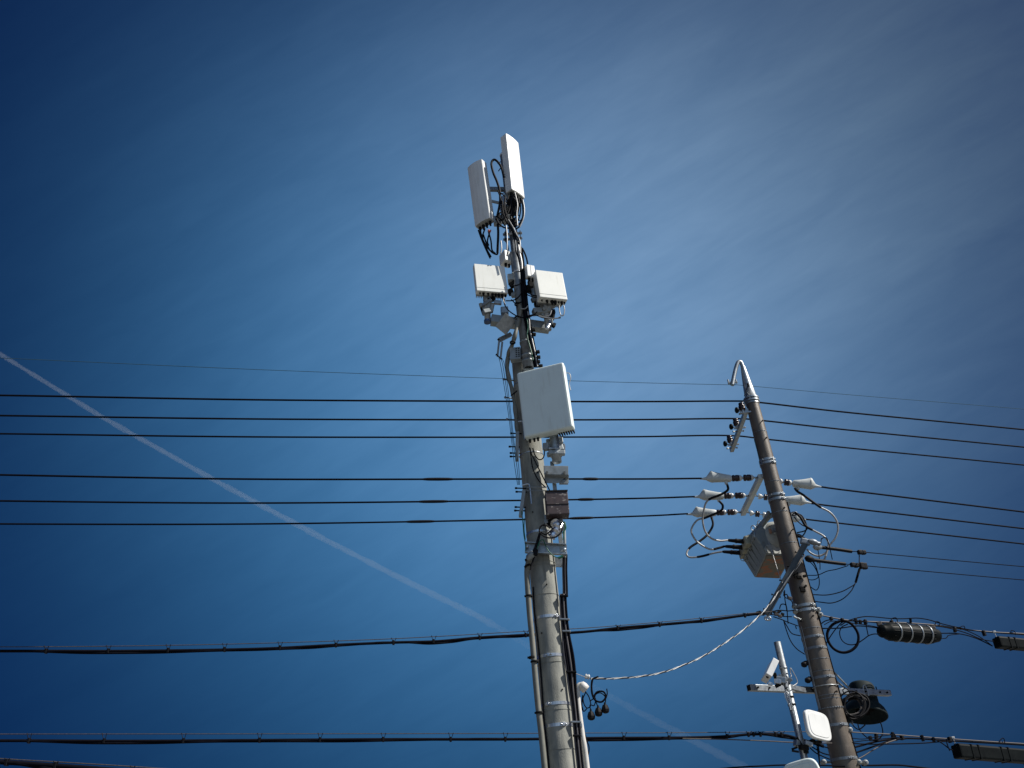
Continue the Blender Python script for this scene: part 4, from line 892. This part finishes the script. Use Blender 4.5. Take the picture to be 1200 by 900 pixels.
b = MB(); b.lathe(m_bot+max_*.05, m_bot+max_*.06, [(0, r1-.007), (1, r1-.007)], 20); b.build('mouth_shade_disc', m_dark, ms)  # dark disc added inside the open end, painted shade of the hollow pipe
b = MB(); b.lathe(m_top, m_top+max_*.07, [(0, .055), (.4, .055), (.8, .04), (1, .015)], 16); b.build('end_cap', m_white, ms)
for py in (276, 321, 402, 418, 424):
    c = MA.p(py); rr2 = r1 if py > 300 else r2; b = MB(); b.lathe(c-max_*.015, c+max_*.015, [(0, rr2), (0, rr2+.007), (1, rr2+.007), (1, rr2)], 28, cap=False)
    b.build('strap', m_gpaint if py > 400 else m_steel, ms)
for py in (428, 412):
    c = MA.p(py); b = MB(); b.bar(c+V((-.02, .05, 0)), V((MP.x, MP.y, c.z)), .08, .04); b.build('pole_clamp', m_dgalv, ms)
for py in (277, 238):
    c = MA.p(py); b = MB(); b.bar(c+V((-.15, -.06, 0)), c+V((.15, -.06, 0)), .02, .04); b.bar(c+V((-.15, .06, 0)), c+V((.15, .06, 0)), .02, .04)
    for sx in (-.12, .12): b.lathe(c+V((sx, -.12, 0)), c+V((sx, .11, 0)), [(0, .008), (1, .008)], 8)
    b.build('collar', m_dgalv, ms)
# brackets to the sector antennas
def strut(t, p, q, w=.05, m=None): b = MB(); b.bar(p, q, w, w*1.2); b.build('bracket', m or m_galv, t)
for tt, qq, cc in ((AL, qa1, ca1), (AR, qa2, ca2)):
    for k in (.12, -.38) if tt is AL else (.22, -.36):
        e = cc+qq @ V((0, .065, k*1.27)); strut(tt, e, MA.at_z(e.z), .055, m_dgalv)
        b = MB(); b.box(e+qq @ V((0, .02, 0)), (.14, .04, .12), qq, .004); b.build('back_clamp', m_gpaint, tt)
        b = MB()
        for dz in (-.04, .04): p = MA.at_z(e.z)+V((0, 0, dz)); d = (e-p).normalized(); b.lathe(p-d*.16, p+d*.10, [(0, .008), (1, .008)], 6)
        b.build('stud', m_dark, tt)
# horizontal beam for the radio units
h0, h1 = A('A2', 255, 535, 10.22), A('A2', 635, 585, 10.22)
hb_z = (h0.z+h1.z)/2; h0.z = hb_z; h1.z = hb_z
hb = thing('mounting_beam', 'thick grey steel beam across the mast below the square white radio units', 'beam', (h0+h1)/2)
h0 = at_h(*K('A2', 255, 535), hb_z+.06); h1 = at_h(*K('A2', 640, 588), hb_z-.06)
b = MB(); b.bar(h0, h1, .13, .13, .006); b.build('beam', m_gpaint, hb)
b = MB(); b.box(A('A2', 352, 560, 10.0), (.20, .012, .25), rot3(20, 30, 32), .003); b.box(A('A2', 352, 560, 10.05)+V((.08, 0, 0)), (.012, .08, .25), rot3(20, 30, 32), .003); b.build('gusset_plate', m_galv, hb)
for lab, x, y0_, y1_, mm in (('left', 232, 425, 545, m_galv), ('right', 628, 470, 600, m_galv)):
    pa_, pb_ = A('A2', x-6, y0_, 10.1), A('A2', x+3, y1_, 10.1); pb_.x = pa_.x = (pa_.x+pb_.x)/2; pb_.y = pa_.y = 10.1
    b = MB(); b.lathe(pb_, pa_+V((0, 0, .35)), [(.1, .03), (0, .038), (0, .046), (1, .046)], 18, cap=False); b.lathe(pb_+V((0, 0, .02)), pb_+V((0, 0, .025)), [(0, .04), (1, .04)], 16); b.build('stub_pipe', mm, hb)
b = MB(); pc = A('A2', 232, 548, 10.1); b.lathe(pc-V((0, 0, .012)), pc+V((0, 0, .03)), [(0, .05), (1, .05)], 18); b.build('pipe_cap', m_ring, hb)
b = MB()
for x, y in ((630, 575), (638, 560)): p = A('A2', x, y, 9.98); b.lathe(p-V((.02, 0, .05)), p+V((.02, 0, .05)), [(0, .03), (.4, .034), (.5, .02), (1, .018)], 12)
b.build('bright_fitting', m_steel, hb)
cluster('mount_bracket', 'dark clamp bracket under the left square radio unit', [(235, 450, 60, 50), (200, 465, 26, 90), (262, 455, 22, 70), (230, 420, 70, 22), (228, 480, 56, 30), (245, 405, 80, 26), (190, 440, 20, 30), (300, 420, 50, 26)], 'A2', 10.08, None, [m_gpaint, m_dark, m_under, m_galv])
cluster('mount_bracket', 'dark clamp bracket under the right square radio unit', [(620, 475, 70, 40), (660, 500, 30, 70), (650, 550, 30, 60), (610, 500, 50, 26), (635, 455, 90, 20), (670, 570, 20, 30), (560, 480, 60, 40), (640, 530, 44, 24), (600, 450, 40, 22)], 'A2', 10.08, None, [m_under, m_dark, m_gpaint, m_gpaint])
cluster('mount_bracket', 'bundle of metal clamps on the mast just below the sector antennas', [(370, 520, 60, 60), (400, 560, 70, 60), (345, 590, 60, 50), (380, 620, 60, 50), (330, 660, 60, 40), (300, 680, 50, 40), (390, 530, 30, 50), (340, 540, 40, 60), (420, 600, 40, 70), (365, 660, 60, 50), (285, 545, 60, 14), (400, 680, 40, 50)], 'A1', 10.1, None, [m_gpaint, m_dark, m_galv, m_dark, m_under])
cluster('mount_bracket', 'dark clamps on the mast between the two square radio units', [(385, 260, 40, 50), (400, 300, 50, 30), (430, 270, 26, 26), (385, 350, 40, 40), (410, 370, 40, 30), (520, 300, 40, 60), (540, 360, 50, 60), (500, 330, 30, 50), (550, 400, 60, 30), (480, 450, 30, 40), (345, 480, 50, 50), (560, 430, 40, 30)], 'A2', 10.14, None, [m_gpaint, m_dark, m_galv, m_dark])
# terminal block on the pole next to the mast foot
t, q, c = ebox('terminal_box', 'small grey terminal box with slots behind the open end of the mast', A('A2', 418, 765, 10.12), (.15, .10, .20), (-8, 0, 3), m_gpaint, 'terminal box', .006)
b = MB()
for i in range(5):
    for j in (0, 1): b.box(c+q @ V((.02+.035*j, -.051, -.06+.032*i)), (.022, .006, .016), q)
b.build('slot', m_dark, t)
# left outrigger with two rods
o1, o2 = A('A2', 385, 630, 10.25), A('A2', 308, 668, 10.15)
og = thing('outrigger', 'small bent steel outrigger with two thin rods left of the mast foot', 'bracket', o1)
b = MB(); b.bar(o1, o2, .05, .06); b.build('arm', m_gpaint, og)
for (x0, y0_), (x1, y1_) in (((310, 662), (298, 775)), ((330, 680), (318, 790))): b = MB(); b.tube([A('A2', x0, y0_, 10.13), A('A2', x1, y1_, 10.13)], .014, 8); b.build('rod', m_gpaint, og)
b = MB(); b.lathe(A('A2', 290, 762, 10.12), A('A2', 325, 792, 10.12), [(0, .018), (.1, .009), (.9, .009), (1, .018)], 8); b.lathe(A('A2', 300, 662, 10.12), A('A2', 312, 668, 10.12), [(0, .014), (1, .014)], 8); b.build('bolt', m_dark, og)
tw = thing('thin_wires', 'thin bluish wires running down the left side of the grey pole', 'wire', A('A3', 180, 250, 10.2))
for dx in (0, 14, 26):
    b = MB(); q = path('A3', 10.18, [(138+dx*.6, 50), (150+dx, 100), (180+dx*.8, 280), (205+dx*.6, 450), (225+dx*.6, 620), (242+dx, 760), (262+dx*.5, 890)]); b.tube(spl(q), .0042, 5); b.build('wire', m_teal, tw)
b = MB(); q = path('A4', 10.16, [(232, 330), (240, 400), (246, 480), (256, 540), (262, 610)]); b.tube(spl(q), .006, 6); b.build('wire', m_green, tw)
# step rods and side brackets
for i, (x0, x1, y) in enumerate(((168, 240, 200), (178, 246, 319), (190, 252, 463))):
    b = MB(); q = A('A3', x0, y-6, 10.2); b.lathe(q, A('A3', x1, y+3, 10.35), [(0, .017), (.08, .017), (.09, .010), (1, .010)], 8); tag(b.build('step_rod', m_galv, loc=q), f'{["uppermost", "middle", "lowest"][i]} of three short steel rods holding the thin wires left of the grey pole', 'rod', 'short steel rods')
for lab, a0_, a1_, pins in (('narrow steel bracket with pins left of the large box antenna', ('A3', 262, 515), ('A3', 258, 730), [('A3', 215, 550), ('A3', 205, 638), ('A3', 212, 680), ('A3', 212, 703)]),
                      ('tilted steel bracket with pins left of the grey pole beside the brown box', ('A4', 248, 200), ('A4', 225, 370), [('A4', 190, 180), ('A4', 194, 204), ('A4', 188, 305), ('A4', 185, 328)])):
    u0, u1 = A(*a0_, 10.22), A(*a1_, 10.22); t = thing('side_bracket', lab, 'bracket', (u0+u1)/2, 'side brackets with pins')
    b = MB(); b.bar(u0, u1, .045, .075, .003, upv=(0, 1, 0)); b.build('plate', m_gpaint, t)
    for pn in pins: p = A(*pn, 10.2); b = MB(); b.lathe(p, A(pn[0], pn[1]+72, pn[2]+2, 10.27), [(0, .014), (.15, .014), (.16, .009), (1, .009)], 8); b.build('pin', m_dark, t)
    s = u0+V((.03, -.03, .0)); b = MB(); b.tube(spl([s+V((-.05, 0, .07)), s+V((.03, 0, .08)), s+V((.05, 0, .03)), s+V((.05, 0, -.2))]), .011, 8); b.build('u_clip', m_steel, t)
b = MB(); 
for y in (175, 198): b.tube([A('A4', 268, y, 10.2), A('A4', 395, y-1, 10.1)], .009 if y < 190 else .006, 8)
tag(b.build('cross_rod', m_gpaint, loc=A('A4', 268, 175, 10.2)), 'pair of thin rods across the grey pole left of the brown box', 'rod')

# cylinder clamp and shelf bracket right of the pole, below the large box antenna
cy = thing('pipe_stub', 'grey pipe stub in a heavy clamp just below the large box antenna', 'pipe', A('A3', 515, 740, 10.15))
pb_ = A('A3', 522, 742, 10.1); b = MB(); b.lathe(pb_, pb_+V((0, 0, .55)), [(.15, .04), (0, .052), (0, .062), (.14, .062), (.15, .075), (.22, .08), (.3, .062), (1, .062)], 22, cap=False); b.lathe(pb_+V((0, 0, .03)), pb_+V((0, 0, .035)), [(0, .054), (1, .054)], 18); b.build('pipe', m_galv, cy)
for (x, y, w, h) in ((500, 600, 100, 30), (530, 640, 60, 60), (470, 630, 50, 40), (520, 680, 110, 30), (560, 650, 30, 60), (450, 640, 40, 50), (500, 655, 80, 16), (545, 600, 30, 40), (480, 690, 50, 26)):
    c = A('A3', x, y, 10.1+random.uniform(-.06, .08)); s = depth(c)/F/5.627; b = MB(); b.box(c, (w*s, .07, h*s), rot3(random.uniform(-25, 25), 0, random.uniform(-10, 10)), .012); b.build('clamp', random.choice((m_gpaint, m_galv, m_under)), cy)
sh = thing('shelf_bracket', 'grey steel channel shelf right of the grey pole above the brown box', 'bracket', A('A4', 460, 90, 10.2))
s0, s1 = A('A4', 380, 62, 10.05), A('A4', 540, 64, 10.05)
b = MB(); b.bar(s0, s1, .012, .12, .002); b.bar(s0+V((0, .09, .06)), s1+V((0, .09, .06)), .18, .012, .002); b.bar(s0+V((0, .05, -.06)), s1+V((0, .05, -.06)), .10, .012, .002); b.build('channel', m_gpaint, sh)
b = MB(); b.rings([[A('A4', 382, 92, y), A('A4', 536, 92, y), A('A4', 475, 148, y), A('A4', 384, 148, y)] for y in (10.12, 10.13)], smooth=False); b.bar(A('A4', 480, 142, 10.16), A('A4', 538, 142, 10.16), .04, .05, .002); b.bar(A('A4', 532, 90, 10.16), A('A4', 532, 145, 10.16), .04, .03, .002, upv=(0, 1, 0)); b.build('web', m_gpaint, sh)
b = MB()
for x in (398, 514): b.lathe(A('A4', x, 76, 10.045), A('A4', x, 76, 10.01), [(0, .018), (1, .018)], 6)
b.build('bolt', m_galv, sh)
for x, y, Y in ((448, 165, 10.3), (470, 175, 10.25)): pass
pz = A('A4', 450, 170, 10.2); b = MB(); b.bar(pz+V((0, 0, -.9)), pz+V((0, 0, .35)), .05, .07, .003, upv=(0, 1, 0)); b.build('upright', m_gpaint, sh)

t, q, c = ebox('junction_box', 'dark brown weathered box with white scuffs right of the grey pole', (.43, 10.06, 5.86), (.285, .15, .33), (5, -2, 1.5), m_brownbox, 'junction box', .012)
b = MB(); b.box(c+q @ V((0, -.078, -.03)), (.29, .006, .006), q); b.box(c+q @ V((0, -.078, .155)), (.29, .012, .02), q, .002); b.build('lid_seam', m_dark, t)
b = MB()
for x in (-.12, -.03, .05, .12): b.lathe(c+q @ V((x, 0, .165)), c+q @ V((x, 0, .185)), [(0, .012), (1, .010)], 8)
b.build('screw', m_galv, t)
# silver foil wrapped joint and black coil below
fo = thing('foil_wrap', 'crumpled silver foil wrapped joint below the brown box', 'foil wrap', A('A4', 450, 450, 10.1))
fb = spl([A('A4', 445, 400, 10.12), A('A4', 465, 435, 10.08), A('A4', 450, 475, 10.06), A('A4', 425, 505, 10.08)], 5)
b = MB(); b.tube(fb, [.05+.014*math.sin(i*2.3) for i in range(len(fb))], 9)
fb2 = [A('A4', 492, 415, 10.1), A('A4', 485, 450, 10.08), A('A4', 460, 480, 10.07)]; b.tube(fb2, [.03, .045, .03], 7)
for f in b.bm.faces: f.smooth = False
b.build('foil', m_foil, fo)
cluster('mount_bracket', 'dark brackets on the grey pole directly below the brown box', [(405, 400, 50, 30), (440, 400, 60, 30), (480, 395, 50, 26), (395, 375, 24, 34), (430, 425, 50, 30)], 'A4', 10.16, None, [m_gpaint, m_dark, m_galv])
loops('cable_loop', 'black cable loop hanging below the brown box in front of the grey pole', 'A4', [[(385, 418), (360, 432), (350, 462), (370, 492), (410, 508), (455, 503), (490, 475), (500, 440), (490, 415)], [(360, 470), (390, 485), (420, 465), (440, 445)], [(372, 425), (400, 430), (420, 445)]], 10.0, .010, m_black)
gw = thing('earth_wires', 'green earth wires curling round the grey pole below the brown box', 'wire', A('A4', 380, 530, 10.1))
for q in ([(505, 400), (520, 430), (515, 455), (498, 480)], [(515, 400), (525, 440), (510, 470)], [(345, 560), (352, 530), (375, 522), (390, 560), (410, 595), (440, 625), (470, 638), (500, 630)], [(250, 380), (248, 450), (256, 520)], [(330, 600), (340, 560), (350, 535)], [(517, 425), (512, 480), (505, 520)]):
    b = MB(); b.tube(spl(path('A4', 10.07, q)), .0065, 6); b.build('wire', m_green, gw)
b = MB(); b.tube(path('A4', 10.07, [(474, 640), (490, 636), (505, 628)]), .016, 8); b.build('sleeve', m_green, gw)
# black cable slanting down to the left conduit
sl_ = thing('slanting_cable', 'black cable slanting down leftwards across the grey pole into the beige conduit', 'cable', A('A4', 350, 490, 10.1))
b = MB(); b.tube(spl(path('A4', 10.08, [(352, 480), (335, 540), (315, 590), (290, 640)])), .017, 8); b.tube(spl(path('A4', 10.1, [(345, 500), (330, 560), (322, 610), (300, 680), (290, 720)])), .010, 8); b.build('cable', m_black, sl_)
b = MB(); b.lathe(A('A4', 310, 605, 10.06), A('A4', 272, 648, 10.12), [(0, .03), (.2, .042), (.8, .044), (1, .03)], 14); b.build('gland', m_gpaint, sl_)
b = MB(); b.box(A('A4', 325, 605, 10.05), (.05, .04, .08), rot3(0, 0, 15), .01); b.build('tie', m_black, sl_)
# two thin cables from the large box across the pole
loops('thin_cables', 'two thin black cables hanging from the large box antenna across the grey pole', 'A3', [[(340, 645), (355, 690), (385, 750), (420, 820), (455, 890), (475, 930)], [(345, 650), (352, 720), (365, 790), (400, 860), (445, 905)], [(362, 648), (375, 690), (400, 722), (425, 718), (438, 690), (436, 640)]], 10.1, .008, m_black)

# conduits
bc = thing('conduit', 'long beige conduit on the left side of the grey pole, lower part', 'conduit', (0, 10.3, 0))
top = [A('A4', 285, 650, 10.18), A('A4', 272, 690, 10.2), A('A4', 268, 760, 10.22), A('A4', 275, 890, 10.24)]
low = [at(617.6, 682, 10.24), at(620.5, 718, 10.24), at(624, 753, 10.24), at(627, 790, 10.24), at(630.5, 827, 10.24), at(637.8, 895, 10.24)]
pts = top[:3]+low[1:]; e = V(pts[-1]); pts.append(V((e.x, e.y, 1.2))); pts.append(V((e.x, e.y, .05)))
b = MB(); b.tube(spl(pts, 6), .034, 14); b.build('pipe', m_beige, bc)
for x, y in ((120, 76), (135, 370), (150, 390), (170, 635)): p = A('A5', x+2, y, 10.235); b = MB(); b.lathe(p-V((0, 0, .012)), p+V((0, 0, .012)), [(0, .036), (0, .042), (1, .042), (1, .036)], 14, cap=False); b.box(p+V((-.04, -.01, 0)), (.03, .02, .02)); b.build('clip', m_dark, bc)
for x, y in ((266, 650), (262, 695)): p = A('A4', x+10, y, 10.19); b = MB(); b.lathe(p-V((-.004, 0, .012)), p+V((-.004, 0, .012)), [(0, .036), (0, .044), (1, .044), (1, .036)], 14, cap=False); b.build('clip', m_dark, bc)
strip('thin_cable', 'thin dark green cable beside the lower beige conduit', MP, [690, 720, 760, 800, 840, 880, 930], 218, 1, .009, m_black, 0)
uc = thing('conduit', 'beige flexible conduit winding from the mast foot down behind the large box antenna', 'conduit', A('A2', 430, 500, 10.0))
pts = path('A2', 10.0, [(428, 400), (440, 430), (448, 470), (440, 520), (428, 575), (412, 640), (395, 700, 10.08), (372, 755, 10.15)])+path('A3', 10.2, [(197, 60), (193, 120), (205, 190), (225, 260), (240, 330), (248, 400), (254, 470), (262, 540)])
b = MB(); b.tube(spl(pts, 5), [.030+.004*math.sin(i*.8) for i in range(len(spl(pts, 5)))], 12); b.build('hose', m_beige, uc)
for x, y in ((428, 430), (428, 520), (398, 683)): p = A('A2', x, y, 10.0); b = MB(); b.lathe(p-V((.0, 0, .01)), p+V((.0, 0, .01)), [(0, .03), (0, .042), (1, .042), (1, .03)], 14, cap=False); b.build('tie', m_black, uc)
b = MB(); b.tube(path('A3', 10.12, [(218, 303), (240, 285), (258, 270)]), .009, 6); b.build('tie_end', m_black, uc)
# white conduit with hooked weatherhead, right
wc = thing('conduit', 'white pipe with a hooked top on the right side of the grey pole', 'conduit', (.5, 10.35, 0))
pts = [A('A5', 395, 520, 10.42), A('A5', 380, 503, 10.42), A('A5', 362, 506, 10.42), A('A5', 354, 530, 10.42), A('A5', 359, 600, 10.42), A('A5', 369, 680, 10.42), A('A5', 379, 750, 10.42), A('A5', 400, 895, 10.42)]
e = V(pts[-1]); pts += [V((e.x, e.y, 1.3)), V((e.x, e.y, .05))]
b = MB(); sp = spl(pts, 6); b.tube(sp, .032, 14); b.build('pipe', m_wpipe, wc)
b = MB(); b.lathe(A('A5', 398, 526, 10.42), A('A5', 366, 494, 10.42), [(0, .025), (.05, .052), (.5, .055), (.85, .045), (1, .02)], 16); b.build('weatherhead', m_wpipe, wc)
b = MB(); p = A('A5', 352, 695, 10.38); b.box(p, (.12, .06, .05), rot3(0, 0, 8), .01); b.build('clip', m_galv, wc)
b = MB(); b.tube(spl(path('A5', 10.42, [(392, 740), (400, 770), (410, 800), (405, 835), (385, 815), (382, 770)])), .007, 6); b.build('loose_wire', m_wire, wc)
# black cable bundle on the right of the grey pole
bd = thing('cable_bundle', 'bundle of thick black cables strapped down the right side of the grey pole', 'cable bundle', A('A5', 310, 300, 10.3))
for i in range(6):
    o = i-2.5
    q = [(522+o*3.5 if i < 3 else 505+o*2, 590), (520+o*4, 700), (522+o*4.5, 880)]
    q = path('A4', 10.3, [(518+o*4, 620 if i > 1 else 560), (516+o*4.2, 720), (519+o*4.5, 880)])
    q += path('A5', 10.28, [(285+o*5.0, 75), (291+o*5.5, 190), (300+o*6.5, 270), (311+o*8.5, 350), (322+o*8, 430), (330+o*6.5, 520), (342+o*5.0, 620), (352+o*5.0, 730), (366+o*4.8, 880)])
    e = V(q[-1]); q += [V((e.x, e.y, 1.2)), V((e.x, e.y, .05))]
    b = MB(); b.tube(spl(q, 5), .0145 if i % 2 else .012, 8); b.build('cable', m_wire if i % 3 else mat('grey_cable', (.12, .11, .115), None, .5), bd)
for x, y, w in ((290, 75, 40), (292, 188, 50), (302, 245, 40), (325, 440, 50), (348, 680, 50), (352, 745, 40)):
    p = A('A5', x, y, 10.26); b = MB(); s = depth(p)/F/4.09; b.box(p, (w*s, .05, .02), rot3(0, 0, 6), .006); b.build('strap', m_galv if y in (188, 245, 680) else m_black, bd)
gp = thing('conduit', 'thin grey pipe right of the grey pole between the brown box and the cable bundle', 'conduit', A('A4', 515, 500, 10.3))
b = MB(); b.tube([A('A4', 512, 405, 10.3), A('A4', 516, 520, 10.3), A('A4', 518, 640, 10.3)], .020, 12); b.build('pipe', m_gpaint, gp)
b = MB(); b.box(A('A4', 518, 610, 10.24), (.05, .05, .07), None, .01); b.build('clip', m_porcw, gp)
# cables along the mast
mc_ = thing('cable_bundle', 'black cables running down the right side of the steel mast', 'cable bundle', A('A2', 480, 300, 10.02))
for i in range(7):
    o = i-3; q = path('A2', 10.0, [(440+o*5, 30+o*9), (450+o*5, 110), (461+o*4, 190), (468+o*4, 280), (474+o*5, 360), (482+o*5, 440), (492+o*5.5, 520), (508+o*5, 600), (522+o*5, 680), (540+o*4.5, 760), (556+o*4.5, 845)])
    b = MB(); b.tube(spl(q, 5), .013, 8); b.build('cable', m_wire if i % 3 != 2 else m_black, mc_)
b = MB(); q = path('A2', 9.97, [(498, 480), (508, 540), (512, 600), (530, 680), (548, 760), (562, 840)]); b.tube(spl(q), .010, 8); b.build('pale_cable', m_silver, mc_)
b = MB(); q = path('A2', 9.97, [(432, 20), (440, 80), (455, 150), (458, 200)]); b.tube(spl(q), .020, 8); b.build('pale_cable', m_silver, mc_)
b = MB(); q = path('A2', 9.97, [(492, 520), (500, 580), (495, 640), (515, 720), (535, 800)]); b.tube(spl(q), .008, 8); b.build('green_cable', m_green, mc_)
for x, y in ((535, 600), (540, 630), (565, 745), (570, 780), (568, 810), (585, 838)): b = MB(); b.box(A('A2', x, y, 9.97), (.05, .04, .045), rot3(0, 0, random.uniform(-20, 20)), .01); b.build('clip', m_dark, mc_)
b = MB(); b.tube(spl(path('A2', 10.0, [(462, 62), (478, 95), (490, 130), (497, 165)])), .013, 8); b.build('feed_cable', m_wire, mc_)
# jumpers of the radio units
loops('jumper_cables', 'thin jumper cables sagging between the two square radio units across the mast', 'A2', [[(345, 395), (345, 430), (370, 470), (420, 505), (480, 520), (530, 505), (560, 480)], [(470, 330), (490, 350), (530, 370), (575, 378)], [(352, 408), (400, 405), (440, 380), (465, 340)], [(372, 300), (400, 310), (440, 300), (470, 270)], [(480, 350), (500, 370), (545, 385), (575, 380)], [(480, 515), (540, 500), (600, 520), (660, 525), (715, 520)], [(390, 400), (420, 425), (460, 415)]], 9.96, .009, m_wire)
loops('jumper_cables', 'pale thin jumper cable looping below the right square radio unit', 'A2', [[(705, 440), (708, 480), (718, 505), (735, 500), (740, 465), (735, 440)], [(600, 512), (640, 505), (655, 470)], [(715, 512), (680, 525), (620, 520), (570, 508)], [(450, 460), (480, 460), (500, 440)], [(340, 385), (338, 410), (350, 430)]], 9.95, .008, m_silver)
# antenna feeder cables
loops('feeder_cables', 'black feeder cables hanging from the left sector antenna', 'A1', [[(172, 730), (190, 780), (215, 840), (240, 895), (250, 915)], [(205, 760), (225, 815), (255, 870), (295, 890), (300, 860)], [(240, 745), (255, 800), (262, 860), (285, 885)], [(185, 735), (205, 800), (245, 860), (280, 880)], [(250, 730), (232, 800), (240, 830)], [(215, 720), (200, 780), (225, 850), (255, 905)]], 10.05, .012, m_black)
loops('feeder_cables', 'thick black feeder cable arching between the two sector antennas', 'A1', [[(340, 380), (325, 320), (300, 280), (275, 265), (258, 290), (270, 350), (295, 410), (312, 470), (315, 540), (300, 620), (290, 660)], [(300, 690), (303, 750), (300, 830), (298, 880)]], 9.98, .019, m_black)
loops('feeder_cables', 'black feeder cables looping under the right sector antenna round the mast', 'A1', [[(455, 520), (465, 580), (465, 640), (445, 700), (425, 720)], [(330, 540), (335, 610), (360, 680), (400, 740), (440, 790)], [(290, 650), (310, 690), (350, 715), (400, 712), (440, 690), (462, 650)], [(400, 500), (385, 560), (370, 610), (345, 640), (320, 612), (305, 640)], [(420, 505), (430, 570), (425, 630), (400, 690), (410, 760), (440, 820)], [(350, 510), (345, 560), (350, 620), (380, 680)], [(435, 510), (440, 560), (420, 610), (380, 640)], [(300, 640), (330, 660), (355, 640), (350, 600)], [(380, 520), (395, 580), (385, 640), (395, 700)]], 9.95, .0125, m_black)
loops('feeder_cables', 'pale grey feeder cables under the right sector antenna', 'A1', [[(412, 480), (430, 560), (425, 620), (430, 700)], [(465, 530), (475, 590), (470, 650), (445, 710)], [(370, 660), (400, 710), (425, 760), (445, 800), (450, 880)], [(320, 800), (325, 850), (318, 885)], [(355, 700), (362, 780), (360, 860)]], 9.93, .010, m_silver)
loops('feeder_cables', 'thin black jumpers tangled on the mast between the sector antennas', 'A1', [[(300, 470), (318, 520), (330, 590), (322, 650), (345, 700)], [(372, 500), (362, 560), (350, 600), (372, 660), (398, 720)], [(405, 520), (412, 580), (398, 640), (415, 700), (432, 770), (455, 860)], [(330, 560), (352, 600), (338, 650), (310, 668)], [(448, 540), (450, 600), (436, 660), (405, 690)], [(310, 480), (340, 500), (368, 540)], [(355, 720), (350, 780), (368, 850), (360, 900)], [(395, 740), (412, 800), (420, 870), (440, 920)]], 9.97, .010, m_black)
b = MB(); c = A('A1', 245, 735, 9.98); b.box(c, (.05, .04, .025), rot3(20), .006); tag(b.build('red_tag', mat('red_tape', (.45, .10, .07), None, .6), loc=c), 'tiny red tape tag on a connector under the left sector antenna', 'tape tag')

for r_ in roots:
    if '_o' in r_: del r_['_o']
